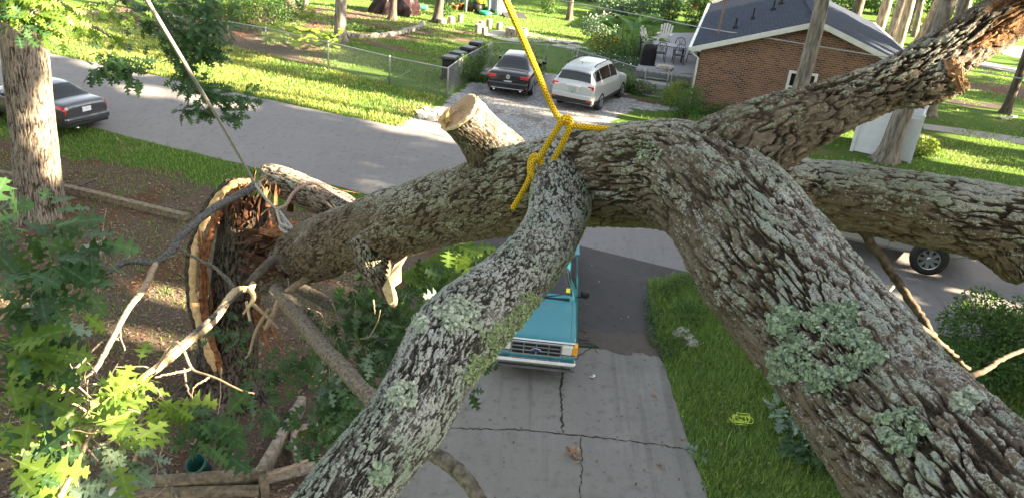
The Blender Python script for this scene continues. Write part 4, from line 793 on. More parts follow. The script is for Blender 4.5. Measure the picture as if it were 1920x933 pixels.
foliage([([(-40, 660, 4.8), (40, 660, 4.8), (130, 655, 4.9)], 19, 0.24, .17), ([(130, 745, 5.8), (190, 735, 6.0), (270, 700, 6.6)], 24, 0.25, .16), ([(150, 770, 5.6), (190, 775, 5.7), (230, 765, 5.8)], 12, 0.25, .12), ([(190, 860, 5.2), (225, 845, 5.4), (262, 830, 5.6)], 10, 0.25, .1), ([(280, 755, 6.6), (300, 750, 6.6), (335, 770, 6.6)], 9, 0.25, .1),
         ([(-20, 730, 4.7), (40, 735, 4.8), (110, 775, 5)], 16, 0.22, .17), ([(0, 850, 4.6), (30, 880, 4.6), (70, 905, 4.6)], 9, 0.24, .12), ([(80, 850, 4.8), (120, 820, 5), (160, 800, 5.2)], 10, 0.22, .12), ([(835, 462, 8.6), (862, 466, 8.6), (890, 482, 8.6)], 7, 0.26, .1), ([(850, 470, 8.6), (862, 485, 8.6)], 4, 0.26, .06), ([(60, 585, 5.4), (110, 590, 5.4), (160, 560, 5.5)], 7, 0.22, .12)], OAK_LIT)
foliage([([(160, 830, 5.6), (210, 850, 5.6), (250, 880, 5.6)], 29, 0.17, .17), ([(60, 900, 5.2), (130, 920, 5.2), (200, 915, 5.3)], 24, 0.17, .17), ([(0, 600, 5.2), (80, 560, 5.2), (140, 470, 5.3)], 9, 0.24, .2)], OAK_BACK)
foliage([([(480, 700, 11.4), (520, 690, 11), (600, 660, 10.4)], 90, .22, .42), ([(560, 760, 10), (620, 740, 9.8), (680, 690, 9.6)], 120, .22, .42), ([(600, 600, 10.6), (680, 600, 10), (770, 590, 9.6)], 130, .22, .40), ([(640, 690, 9.8), (720, 650, 9.6), (790, 610, 9.2)], 120, .22, .38), ([(760, 560, 9.4), (830, 540, 9.2), (890, 520, 9)], 80, .22, .28), ([(470, 640, 12), (440, 620, 12.2), (400, 620, 12.3)], 30, .2, .25),
         ([(560, 830, 9.4), (620, 800, 9.3), (660, 770, 9.2)], 70, .2, .3), ([(630, 540, 11), (700, 560, 10.4), (760, 600, 10)], 70, .22, .35), ([(470, 760, 11), (500, 770, 10.6), (530, 790, 10.2)], 30, .22, .22), ([(878, 735, 3.0), (884, 742, 3.0)], 5, .055, .02), ([(785, 815, 2.8), (795, 830, 2.8)], 4, .05, .02), ([(955, 660, 3.2), (925, 680, 3.1)], 5, .05, .03)], OAK)
foliage([([(800, 540, 9), (840, 560, 8.9), (880, 545, 8.9)], 16, .2, .2), ([(660, 640, 9.6), (700, 650, 9.5), (650, 720, 9.5)], 20, .2, .3), ([(600, 700, 9.8), (640, 740, 9.6)], 14, .2, .2)], OAK_BACK)
# ================================================================ ROPES
def rope(name, px, r, mat, parent, n=14, k=120):
    P = spline([tuple(U(*p)) if len(p) == 3 else p[:3] for p in px], k); mb = MB(); mb.tube(P.tolist(), r if hasattr(r, '__len__') else [r]*k, n)
    L = np.r_[0, np.cumsum(np.linalg.norm(np.diff(P, axis=0), axis=1))]; V = np.array(mb.v); uv = np.stack([np.tile(np.arange(n)/n, k), np.repeat(L, n)], -1)
    q = [f for f in mb.f if len(f) == 4]; V2 = V; I = np.array(q)
    # own seam column so the braid does not smear
    Vs = np.concatenate([V.reshape(k, n, 3), V.reshape(k, n, 3)[:, :1]], 1).reshape(-1, 3); uvs = np.stack([np.tile(np.arange(n+1)/n, k), np.repeat(L, n+1)], -1)
    J = np.arange(k*(n+1)).reshape(k, n+1); F = np.stack([J[:-1, :-1], J[:-1, 1:], J[1:, 1:], J[1:, :-1]], -1).reshape(-1, 4)
    F2 = np.array([list(range(n-1, -1, -1)), [(k-1)*(n+1)+i for i in range(n)]])
    return mesh_np(name, Vs, [F, F2], mat, True, parent, None, uvs)
def rope_mat(name, c1, c2, fr, nn=5):
    b = NB(name); uv = b.n('UVMap').outputs[0]; s = b.n('SeparateXYZ', {0: uv}); u, v = b.math('MULTIPLY', s.outputs[0], 6.2832*nn), b.math('MULTIPLY', s.outputs[1], fr)
    a = b.math('SINE', b.math('ADD', u, v)); d = b.math('SINE', b.math('SUBTRACT', u, v)); h = b.math('ADD', b.math('MULTIPLY', b.math('MAXIMUM', a, d), .5), .5)
    b.col(b.mix(b.step(h, .25, .75), c2, c1)).set(rough=.6, spec=.3); b.bump(h, .9, .006); return b.m
YR = rope_mat('yellow_rope', (.80, .50, .015), (.34, .17, .01), 300); GR = rope_mat('grey_rope', (.42, .40, .38), (.24, .22, .21), 120, 3)
YRP = thing('rope', 'thick yellow braided rope tied round the trunk with a loop and knot', 'rope', U(1005, 320, 5.0))
rr = .0175
rope('strand', [(935, -30, 3.9), (948, 0, 3.95), (975, 60, 4.1), (1005, 130, 4.25), (1035, 200, 4.4), (1052, 226, 4.42), (1064, 232, 4.4)], .018, YR, YRP)
rope('loop', [(1010, 300, 4.55), (1028, 268, 4.48), (1046, 240, 4.40), (1054, 224, 4.36), (1066, 221, 4.36), (1070, 234, 4.36), (1058, 262, 4.42), (1038, 300, 4.52), (1018, 330, 4.60)], rr, YR, YRP, k=160)
rope('strand', [(1060, 236, 4.38), (1085, 237, 4.38), (1130, 241, 4.38), (1180, 246, 4.38), (1200, 252, 4.42)], rr, YR, YRP)
rope('knot', [(1020, 318, 4.62), (1008, 300, 4.56), (998, 306, 4.55), (998, 325, 4.56), (1008, 338, 4.56), (1019, 325, 4.56), (1014, 300, 4.56), (1003, 292, 4.58), (995, 300, 4.6), (994, 325, 4.6), (1003, 340, 4.6), (1012, 345, 4.63)], rr, YR, YRP, k=200)
rope('tail', [(999, 318, 4.58), (988, 345, 4.60), (973, 372, 4.66), (961, 391, 4.7)], rr, YR, YRP); rope('tail', [(1010, 318, 4.58), (1004, 345, 4.60), (1001, 378, 4.68)], rr, YR, YRP)
GRP = thing('rope', 'taut grey rope running up from the stump to the top edge', 'rope', U(478, 345, 12.4))
rope('strand', [(262, -25, 7.0), (275, 0, 7.2), (350, 125, 8.8), (425, 250, 10.8), (478, 345, 12.3)], np.linspace(.022, .022, 160), GR, GRP, k=160)
rope('strand', [(478, 345, 12.3), (500, 375, 12.2), (518, 392, 12.1), (530, 412, 12.0), (545, 440, 11.9), (558, 468, 11.8), (572, 495, 11.6)], .022, GR, GRP)
rope('loop', [(518, 392, 12.1), (535, 385, 12.1), (550, 362, 12.1), (570, 348, 12.1), (590, 344, 12.2), (625, 362, 12.2), (662, 382, 12.2)], .026, rope_mat('pink_rope', (.46, .30, .26), (.28, .17, .15), 120, 3), GRP)
rope('loop', [(518, 394, 12.0), (525, 418, 11.9), (532, 432, 11.85), (544, 436, 11.8), (548, 428, 11.8), (538, 415, 11.9), (524, 396, 12.0)], .02, GR, GRP)
rope('knot', [(526, 420, 11.8), (536, 424, 11.75), (548, 430, 11.75), (545, 438, 11.75), (530, 432, 11.75), (524, 424, 11.8)], .026, GR, GRP, k=60)
# ================================================================ VEHICLES
def paint(name, c, metal=.3, rough=.25, coat=.8, dust=0):
    b = NB(name); n = b.noise(3, 5, .65); b.col(b.mix(b.math('MULTIPLY', b.step(n, .5, .72), dust), c, tuple(min(1, x*.6+.16) for x in c))).set(metal=metal, rough=rough, coat=coat); return b.m
GLASS = M('car_glass', (.012, .014, .017), sc=2, rough=.05, spec=.55, coat=.2); TYRE = M('tyre_rubber', (.012, .012, .013), (.03, .03, .03), sc=40, rough=.85)
CHROME = M('chrome', (.62, .63, .65), rough=.15, metal=1); ALLOY = M('alloy', (.42, .43, .45), rough=.3, metal=.9); BLACKP = M('black_plastic', (.012, .012, .013), (.022, .022, .024), sc=20, rough=.5)
REDL = M('red_lamp', (.45, .012, .015), (.6, .02, .02), rough=.12, coat=1); CLEARL = M('clear_lamp', (.62, .62, .56), (.8, .8, .74), sc=30, rough=.1, coat=1); AMBER = M('amber_lamp', (.85, .30, .012), (.95, .42, .02), sc=30, rough=.15, coat=1)
PLATE = M('number_plate', (.62, .64, .68), (.75, .76, .8), sc=30, rough=.4); WHITEP = M('white_paint', (.74, .74, .72), (.80, .80, .78), rough=.5)
def pchip(xs, ys, x):
    xs = np.asarray(xs, float); ys = np.asarray(ys, float); h = np.diff(xs); d = np.diff(ys, axis=0)/h[:, None]; m = np.zeros_like(ys); m[0] = d[0]; m[-1] = d[-1]
    for i in range(1, len(xs)-1):
        s = d[i-1]*d[i] > 0; m[i] = np.where(s, 2*d[i-1]*d[i]/np.where(s, d[i-1]+d[i], 1), 0)
    i = np.clip(np.searchsorted(xs, x, 'right')-1, 0, len(xs)-2); t = ((x-xs[i])/h[i])[:, None]; H_ = h[i][:, None]
    return (2*t**3-3*t**2+1)*ys[i]+(t**3-2*t**2+t)*H_*m[i]+(-2*t**3+3*t**2)*ys[i+1]+(t**3-t**2)*H_*m[i+1]
class Car:
    """body lofted through stations (x, half width, sill z, mid z, belt z, top half width, top z)"""
    def __init__(s, st): 
        s.st = st; s.x = np.array([a[0] for a in st]); prof = []
        for x, w, zb, zm, zl, wt, zt in st:
            prof.append([(w*.88, zb), (w*.975, zb+.10), (w, zm), (w*.985, zl-.07), (w*.945, zl), (wt, zt-.11*min(1, max(.15, (zt-zl)*2.5))), (wt*.90, zt-.03*min(1, max(.3, (zt-zl)*2))), (wt*.5, zt+.005), (0, zt+.012)])
        s.p = np.array(prof)
    def ev(s, us, t):
        """us station index (float array), t signed profile -8..8 (0 = centre line on top)"""
        us = np.asarray(us, float); t = np.asarray(t, float); k = np.arange(len(s.st)); flat = np.concatenate([s.x[:, None], s.p.reshape(len(s.st), -1)], 1)
        A = pchip(k, flat, us); x = A[:, 0]; pr = A[:, 1:].reshape(len(us), 9, 2); v = 8-np.abs(t); i = np.clip(v.astype(int), 0, 7); f = (v-i)[:, None]; r = np.arange(len(us))
        q = pr[r, i]*(1-f)+pr[r, i+1]*f; return np.stack([x, np.sign(t)*q[:, 0], q[:, 1]], -1)
    def grid(s, u0, u1, t0, t1, nu, nt, off=0):
        uu, tt = np.meshgrid(np.linspace(u0, u1, nu), np.linspace(t0, t1, nt), indexing='ij'); Pp = s.ev(uu.ravel(), tt.ravel()).reshape(nu, nt, 3)
        if off:
            e = 1e-3; a = s.ev(np.clip(uu.ravel()+e, 0, len(s.st)-1), tt.ravel())-s.ev(np.clip(uu.ravel()-e, 0, len(s.st)-1), tt.ravel()); c = s.ev(uu.ravel(), tt.ravel()+e)-s.ev(uu.ravel(), tt.ravel()-e)
            n = np.cross(a, c); n /= np.linalg.norm(n, axis=1)[:, None]+1e-9; Pl = Pp.reshape(-1, 3); sg = np.sign((n*(Pl-np.array((0, 0, .7)))).sum(1)); n *= np.where(sg == 0, 1, sg)[:, None]
            Pp = (Pl+n*off).reshape(nu, nt, 3)
        return Pp
    def body(s, mat, root, us=None):
        n = len(s.st)-1; nu = n*6+1; tt = np.concatenate([np.linspace(-8, 8, 49)]); uu, TTT = np.meshgrid(np.linspace(0, n, nu), tt, indexing='ij'); V = s.ev(uu.ravel(), TTT.ravel()); I = np.arange(nu*49).reshape(nu, 49)
        F = [np.stack([I[:-1, :-1], I[:-1, 1:], I[1:, 1:], I[1:, :-1]], -1).reshape(-1, 4), np.array([list(I[0]), list(I[-1][::-1])]), np.stack([I[:-1, 0], I[1:, 0], I[1:, -1], I[:-1, -1]], -1)]
        o = mesh_np('body', V, F, mat, True); o.parent = root
        o.data.set_sharp_from_angle(angle=math.radians(38)); return o
    def panel(s, name, u0, u1, t0, t1, mat, root, off=.008, nu=9, nt=9, inset=True):
        g = s.grid(u0, u1, t0, t1, nu, nt, off); b_ = s.grid(u0, u1, t0, t1, nu, nt, -.02); V = np.concatenate([g.reshape(-1, 3), b_.reshape(-1, 3)]); I = np.arange(nu*nt).reshape(nu, nt); k = nu*nt
        F = np.stack([I[:-1, :-1], I[:-1, 1:], I[1:, 1:], I[1:, :-1]], -1).reshape(-1, 4); rim = list(I[0, :])+list(I[1:, -1])+list(I[-1, -2::-1])+list(I[-2:0:-1, 0])
        F2 = np.array([(rim[i], rim[(i+1) % len(rim)], rim[(i+1) % len(rim)]+k, rim[i]+k) for i in range(len(rim))])
        o = mesh_np(name, V, [F, F2], mat, True); o.parent = root; o.data.set_sharp_from_angle(angle=math.radians(40)); return o
def wheel(root, x, y, r, wd, spokes=5, mat=None, well=True):
    """tyre with rim; y sign gives the side"""
    sg = 1 if y > 0 else -1; m = Matrix.Translation((x, y, r)) @ Matrix.Rotation(-sg*math.pi/2, 4, 'X')
    tb = MB(); tb.lathe([(r*.62, -wd*.5), (r*.9, -wd*.5), (r*.985, -wd*.36), (r, -wd*.15), (r, wd*.2), (r*.985, wd*.36), (r*.9, wd*.5), (r*.66, wd*.5), (r*.62, wd*.40)], 36); tb.v = [tuple(m @ Vector(v)) for v in tb.v]; t = tb.build('wheel', TYRE, root, True)
    rb = MB(); rb.lathe([(r*.66, wd*.1), (r*.66, wd*.49), (r*.61, wd*.47), (r*.58, wd*.30), (r*.3, wd*.24), (.01, wd*.24)], 32)
    for k in range(spokes):
        a = k*2*math.pi/spokes; rb.bar((.05*math.cos(a), .05*math.sin(a), wd*.36), (r*.6*math.cos(a), r*.6*math.sin(a), wd*.42), r*.2, .03)
    rb.lathe([(r*.17, wd*.2), (r*.17, wd*.46), (r*.1, wd*.5)], 16); rb.v = [tuple(m @ Vector(v)) for v in rb.v]; rm = rb.build('rim', mat or ALLOY, t, False)
    if well:
        wb = MB(); wb.lathe([(r*1.14, -wd*.2), (r*1.14, 0), (r*.5, .004)], 30); m2 = Matrix.Translation((x, sg*(abs(y)+wd*.5-.045), r+.02)) @ Matrix.Rotation(-sg*math.pi/2, 4, 'X'); wb.v = [tuple(m2 @ Vector(v)) for v in wb.v]; wb.build('wheel_arch', BLACKP, root, True)
    return t
def bx(name, c, d, mat, root, bev=.01, rz=0, ry=0, rx=0): return MB().box(c, d, rz, rx, ry).build(name, mat, root, False, False, bev)
def mirror_(root, x, y, z, mat): 
    sg = 1 if y > 0 else -1; o = MB().rock((x, y+sg*.10, z), (.13, .22, .17), 3).build('side_mirror', mat, root, True); bx('mirror_arm', (x+.03, y, z-.05), (.06, .14, .04), mat, o, .005); return o
# --- teal pickup in the drive (front towards the house)
tk = G(1000, 703); yaw = -math.pi/2-.02
TR = thing('pickup_truck', 'teal pickup truck with chrome bumper parked nose first under the fallen trunk', 'pickup truck', at(.74, 13.72+2.25, .03), yaw)
TR.rotation_euler = (0, -math.atan2(ter(.7, 17.6)-ter(.7, 14), 3.6)*-1, yaw)
TEAL = paint('teal_paint', (.004, .20, .245), .15, .28, .9, .16)
tc = Car([(2.30, .80, .50, .62, .86, .70, .93), (2.22, .845, .42, .66, .97, .76, 1.01), (1.75, .865, .40, .66, .98, .78, 1.03), (1.0, .87, .36, .66, 1.02, .79, 1.09), (.86, .87, .36, .66, 1.04, .74, 1.13), (.32, .87, .36, .66, 1.05, .62, 1.60), (.05, .87, .36, .66, 1.05, .63, 1.635), (-.85, .87, .36, .66, 1.05, .63, 1.62), (-1.02, .87, .38, .66, 1.05, .60, 1.55), (-1.10, .87, .38, .66, 1.05, .62, 1.10)])
tc.body(TEAL, TR)
tc.panel('windshield', 4.15, 4.93, -2.72, 2.72, GLASS, TR, .010, 12, 14)
for sg in (-1, 1): tc.panel('side_window', 4.75, 7.0, sg*3.0, sg*3.85, GLASS, TR, .010, 12, 5)
tc.panel('rear_window', 8.1, 8.9, -2.5, 2.5, GLASS, TR, .010)
bd = MB()
for sg in (-1, 1): bd.box((-1.75, sg*.835, .70), (1.28, .07, .66)); bd.box((-1.75, sg*.835, 1.045), (1.28, .10, .035))
bd.box((-2.37, 0, .70), (.07, 1.7, .66)); bd.box((-1.13, 0, .72), (.05, 1.6, .66)); bd.build('bed', TEAL, TR, False, False, .012)
bx('bed_liner', (-1.75, 0, .60), (1.18, 1.58, .06), BLACKP, TR); bx('rear_bumper', (-2.47, 0, .50), (.14, 1.7, .17), CHROME, TR)
# hood creases, grille, lamps, bumper
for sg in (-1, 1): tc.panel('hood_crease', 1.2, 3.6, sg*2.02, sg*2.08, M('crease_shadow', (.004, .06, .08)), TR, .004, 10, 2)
gr = bx('grille', (2.315, 0, .80), (.05, 1.02, .33), BLACKP, TR); 
for z in (.95, .85, .75, .65): bx('grille_bar', (2.345, 0, z), (.03, 1.02, .022 if z < .9 else .035), ALLOY, gr, .004)
for y in (-.51, -.26, 0, .26, .51): bx('grille_bar', (2.348, y, .80), (.028, .024, .33), ALLOY, gr, .004)
bx('hood_trim', (2.29, 0, .975), (.05, 1.60, .035), CHROME, TR)
em = MB(); em.lathe([(.055, 0), (.055, .012), (.045, .014)], 24); em.v = [(2.362+v[2], v[0]*2.0, .785+v[1]*.85) for v in em.v]; eo = em.build('emblem_rim', CHROME, gr, True)
em = MB(); em.lathe([(.047, .013), (.047, .018), (.03, .019)], 24); em.v = [(2.362+v[2], v[0]*2.0, .785+v[1]*.82) for v in em.v]; em.build('emblem', M('emblem_blue', (.01, .03, .14), rough=.2), gr, True)
fc = bpy.data.curves.new('emblem_lettering', 'FONT'); fc.body = 'Ford'; fc.size = .075; fc.extrude = .001; fc.shear = .3; fc.align_x = 'CENTER'; fc.align_y = 'CENTER'; fo = bpy.data.objects.new('emblem_lettering', fc); S.collection.objects.link(fo); fo.parent = gr
fc.materials.append(CHROME); 
me_ = bpy.data.meshes.new_from_object(fo.evaluated_get(bpy.context.evaluated_depsgraph_get())); bpy.data.objects.remove(fo); fo = bpy.data.objects.new('emblem_lettering', me_); S.collection.objects.link(fo); fo.parent = gr
fo.matrix_local = Matrix.Translation((2.383, 0, .787)) @ Matrix.Rotation(math.pi/2, 4, 'Z') @ Matrix.Rotation(math.pi/2, 4, 'X')
for sg in (-1, 1):
    h = bx('headlight', (2.30, sg*.635, .825), (.09, .235, .24), CLEARL, TR, .03); bx('turn_signal', (2.26, sg*.80, .825), (.16, .115, .24), AMBER, TR, .03); bx('lamp_bezel', (2.345, sg*.69, .68), (.02, .32, .03), ALLOY, h, .004)
bx('bumper', (2.40, 0, .535), (.20, 1.70, .13), CHROME, TR, .045); bx('bumper_lower', (2.38, 0, .41), (.18, 1.68, .14), M('grey_bumper', (.16, .16, .165), (.22, .22, .23), rough=.4, metal=.4), TR, .04); bx('bumper_strip', (2.505, 0, .475), (.012, 1.5, .035), BLACKP, TR, .004)
bx('valance', (2.28, 0, .60), (.14, 1.66, .12), TEAL, TR, .03); bx('air_dam', (2.28, 0, .33), (.08, 1.5, .12), BLACKP, TR)
for x in (1.48, -1.52):
    for y in (-.76, .76): wheel(TR, x, y, .34, .21)
for y in (-.90, .90): mirror_(TR, .62, y, 1.10, BLACKP)
for y0, y1 in ((.05, .52), (-.62, -.12)): MB().tube([(.93, y0, 1.125), (.80, y1, 1.165)], .010, 6).build('wiper', BLACKP, TR)
cw = bx('cowl', (.90, 0, 1.112), (.10, 1.30, .02), BLACKP, TR, .004); bx('inspection_sticker', (.735, .60, 1.235), (.012, .09, .10), M('yellow_sticker', (.7, .68, .06)), TR, .002, 0, -.84)
bx('antenna', (1.05, -.62, 1.45), (.008, .008, .8), BLACKP, TR, 0)
# --- grey saloon on the left verge
def rear_lamp(car, root, u0, u1, t0, t1): 
    for sg in (-1, 1): car.panel('tail_light', u0, u1, sg*t0, sg*t1, REDL, root, .012, 6, 6)
GREY = paint('grey_car_paint', (.075, .075, .085), .6, .3, .9, .05)
def sedan(root, mat, L=4.45, W=.86, Ht=1.42, r=.31):
    k = L/4.45
    c = Car([(-2.225*k, W*.86, .42, .62, .86, W*.74, .90), (-2.16*k, W*.95, .32, .62, .94, W*.80, 1.0), (-1.95*k, W*.985, .26, .62, .97, W*.82, 1.045), (-1.62*k, W, .22, .6, .97, W*.80, 1.06), (-.92*k, W, .2, .58, .95, W*.62, Ht-.035), (-.5*k, W, .2, .58, .94, W*.63, Ht), (.1*k, W, .2, .58, .92, W*.63, Ht-.01), (.5*k, W, .2, .58, .91, W*.62, Ht-.06), (1.15*k, W, .2, .56, .88, W*.78, .96), (1.7*k, W*.98, .22, .54, .82, W*.76, .87), (2.1*k, W*.92, .26, .50, .70, W*.66, .74), (2.225*k, W*.8, .34, .48, .6, W*.5, .62)])
    c.body(mat, root); c.panel('rear_window', 3.12, 3.93, -2.75, 2.75, GLASS, root, .010, 12, 12); c.panel('windshield', 7.1, 7.9, -2.75, 2.75, GLASS, root, .010, 10, 12)
    for sg in (-1, 1): c.panel('side_window', 3.75, 5.35, sg*3.02, sg*3.82, GLASS, root, .010, 10, 5); c.panel('side_window', 5.45, 7.25, sg*3.02, sg*3.82, GLASS, root, .010, 10, 5); c.panel('door_seam', 5.37, 5.42, sg*3.2, sg*7.2, BLACKP, root, .003, 2, 10); c.panel('sill_trim', 3.2, 8.2, sg*6.7, sg*7.0, BLACKP, root, .008, 14, 2)
    for x in (1.33*k, -1.28*k):
        for y in (-(W-.10), W-.10): wheel(root, x, y, r, .20)
    for y in (-W*.96, W*.96): mirror_(root, .78*k, y, .95, mat)
    return c
cv0 = G(185, 232); cv = Vector((-16.3, 25.0, 0)); cyaw = math.atan2(.39, -.92)
CV = thing('parked_car', 'dark grey saloon parked half behind the thick trunk at left', 'car', at(cv.x, cv.y, .0), cyaw)
c = sedan(CV, GREY); rear_lamp(c, CV, .25, 2.3, 3.95, 5.0)
[bx('tail_light', (-2.185, s_*.63, .80), (.07, .30, .17), REDL, CV, .03) for s_ in (-1, 1)]; bx('trunk_strip', (-2.20, 0, .93), (.05, 1.15, .035), CHROME, CV, .01); bx('number_plate', (-2.232, 0, .80), (.03, .31, .155), PLATE, CV, .004); bx('rear_bumper', (-2.20, 0, .50), (.20, 1.60, .24), GREY, CV, .07); bx('bumper_lower', (-2.17, 0, .34), (.16, 1.52, .12), BLACKP, CV, .04)
for sg in (-1, 1): MB().lathe([(.045, 0), (.045, .02)], 14).build('reverse_lamp', CLEARL, CV, True).matrix_local = Matrix.Translation((-2.16, sg*.66, .78)) @ Matrix.Rotation(-math.pi/2, 4, 'Y')
bx('door_sign', (.1, .875, .62), (.7, .012, .34), M('pale_blue_sign', (.30, .52, .66)), CV, .004)
MB().tube([(-2.1, .45, .27), (-2.32, .45, .26)], .035, 10).build('exhaust', CHROME, CV, True)
# --- black saloon and silver wagon on the gravel
BLK = paint('black_paint', (.005, .005, .006), .0, .15, .6)
sa, sb_ = G(925, 170), G(992, 178); md = (sa+sb_)/2; hd = math.atan2(.985, .15)
BS = thing('parked_car', 'black saloon parked on the gravel beside the ivy fence', 'car', at(md.x+math.cos(hd)*1.40, md.y+math.sin(hd)*1.40, .015), hd)
c = sedan(BS, BLK, 4.85, .925, 1.47, .33); rear_lamp(c, BS, .2, 2.2, 3.85, 4.75)
bx('number_plate', (-2.425, 0, .62), (.03, .32, .16), PLATE, BS, .004); bx('rear_bumper', (-2.38, 0, .52), (.24, 1.70, .30), BLK, BS, .08); bx('chrome_strip', (-2.50, 0, .40), (.02, 1.35, .03), CHROME, BS, .005)
for sg in (-1, 1): bx('reflector', (-2.46, sg*.80, .50), (.04, .05, .16), REDL, BS, .005); MB().tube([(-2.2, sg*.55, .33), (-2.50, sg*.55, .32)], .045, 12).build('exhaust', CHROME, BS, True); bx('tail_light', (-2.40, sg*.66, .86), (.07, .34, .13), REDL, BS, .03)
eb = MB(); eb.box((-2.45, -.04, .86), (.02, .02, .12)); eb.box((-2.45, .04, .86), (.02, .02, .12)); eb.box((-2.45, 0, .86), (.02, .07, .018)); eb.lathe([(.075, 0), (.09, 0), (.09, .01), (.075, .01)], 20); n_ = len(eb.v)-80; eb.v = eb.v[:n_]+[(-2.46+v[2], v[0], .86+v[1]) for v in eb.v[n_:]]; eb.build('emblem', CHROME, BS)
SIL = paint('silver_paint', (.50, .52, .54), .35, .3, .6)
ra, rb_ = G(1050, 191), G(1122, 208); md = (ra+rb_)/2; hd = math.atan2(.925, .40)
SV = thing('parked_car', 'silver crossover with dark rear glass parked on the gravel', 'car', at(md.x+math.cos(hd)*1.30, md.y+math.sin(hd)*1.30, .015), hd)
W = .92
c = Car([(-2.30, W*.88, .42, .70, .98, W*.80, 1.02), (-2.24, W*.97, .32, .70, 1.10, W*.80, 1.14), (-2.02, W, .26, .68, 1.12, W*.68, 1.58), (-1.80, W, .25, .66, 1.11, W*.68, 1.69), (-.8, W, .24, .64, 1.07, W*.68, 1.76), (.1, W, .24, .62, 1.03, W*.68, 1.74), (.5, W, .24, .62, 1.02, W*.70, 1.62), (1.2, W, .24, .62, 1.0, W*.82, 1.10), (1.9, W*.97, .26, .6, .93, W*.76, .98), (2.3, W*.82, .36, .56, .70, W*.6, .74)])
c.body(SIL, SV); c.panel('rear_window', 1.2, 1.80, -2.55, 2.55, GLASS, SV, .012, 8, 12); c.panel('windshield', 6.1, 6.9, -2.75, 2.75, GLASS, SV, .012, 8, 12)
for sg in (-1, 1):
    c.panel('side_window', 2.3, 3.5, sg*3.05, sg*3.8, GLASS, SV, .010, 8, 5); c.panel('side_window', 3.55, 4.6, sg*3.05, sg*3.8, GLASS, SV, .010, 8, 5); c.panel('side_window', 4.68, 6.2, sg*3.05, sg*3.8, GLASS, SV, .010, 8, 5); c.panel('sill_cladding', 1.5, 7.6, sg*6.6, sg*7.7, BLACKP, SV, .010, 16, 5)
    MB().tube([(-1.6, sg*.57, 1.71), (-1.4, sg*.58, 1.78), (.1, sg*.59, 1.785), (.35, sg*.59, 1.73)], .02, 6).build('roof_rail', BLACKP, SV, True); mirror_(SV, .85, sg*.90, 1.08, SIL)
    bx('tail_light', (-2.21, sg*.74, 1.0), (.18, .26, .15), REDL, SV, .03); bx('reverse_lamp', (-2.305, sg*.70, .99), (.03, .16, .05), CLEARL, SV, .01); bx('reflector', (-2.37, sg*.72, .50), (.03, .12, .04), REDL, SV, .005)
    for x in (1.38, -1.32): wheel(SV, x, sg*(W-.11), .36, .23)
bx('rear_bumper', (-2.27, 0, .62), (.16, 1.66, .22), SIL, SV, .06); bx('bumper_cladding', (-2.26, 0, .44), (.20, 1.70, .20), BLACKP, SV, .06); bx('number_plate', (-2.325, 0, .87), (.03, .32, .16), M('dull_plate', (.28, .36, .36), rough=.4), SV, .004); bx('plate_recess', (-2.312, 0, .90), (.03, .62, .24), SIL, SV, .02)
c.panel('spoiler', 1.86, 2.06, -2.7, 2.7, SIL, SV, .04, 4, 12); bx('rear_wiper', (-2.16, .1, 1.22), (.02, .4, .02), BLACKP, SV, .004, 0, .5); bx('antenna', (-1.5, 0, 1.76), (.012, .012, .16), BLACKP, SV, 0, 0, -.5); MB().tube([(-2.355, 0, .75), (-2.36, 0, .76)], .04, 12).build('emblem', CHROME, SV)
# --- big silver pickup in the road at right, mostly hidden by the limb
wp = G(1728, 519); PY = math.atan2(-.36, 1.0)
BP = thing('pickup_truck', 'silver pickup truck in the road, seen only below the right hand limb', 'pickup truck', at(wp.x-1.85*math.cos(PY)-.88*math.sin(PY)*-1*-1, wp.y-1.85*math.sin(PY)+.88*math.cos(PY), .015), PY)
CH = paint('warm_silver_paint', (.36, .35, .34), .5, .35, .6)
c = Car([(-2.9, .92, .52, .85, 1.15, .86, 1.2), (-2.8, .98, .45, .80, 1.22, .9, 1.25), (-.95, 1.0, .42, .80, 1.22, .90, 1.26), (-.9, 1.0, .40, .85, 1.22, .76, 1.86), (-.6, 1.0, .40, .80, 1.22, .76, 1.92), (.8, 1.0, .40, .80, 1.21, .76, 1.90), (1.0, 1.0, .40, .80, 1.2, .76, 1.85), (1.55, 1.0, .42, .80, 1.19, .86, 1.28), (2.5, .98, .52, .85, 1.12, .82, 1.18), (2.75, .92, .6, .8, .95, .8, 1.05)])
c.body(CH, BP); c.panel('windshield', 6.1, 6.9, -2.7, 2.7, GLASS, BP)
for sg in (-1, 1):
    c.panel('side_window', 3.5, 5.1, sg*3.05, sg*3.8, GLASS, BP); c.panel('side_window', 5.2, 6.4, sg*3.05, sg*3.8, GLASS, BP); c.panel('side_moulding', .8, 7.7, sg*5.75, sg*5.95, CHROME, BP, .012, 20, 2); c.panel('door_seam', 5.12, 5.15, sg*3.2, sg*7.6, BLACKP, BP, .004, 2, 8)
    for x in (1.85, -1.75): wheel(BP, x, sg*.92, .405, .27, 8, ALLOY)
    mirror_(BP, 1.1, sg*1.02, 1.3, BLACKP)
bx('bumper', (2.82, 0, .68), (.2, 1.9, .22), CHROME, BP, .05); bx('axle', (0, 0, .36), (4.4, .9, .12), BLACKP, BP)
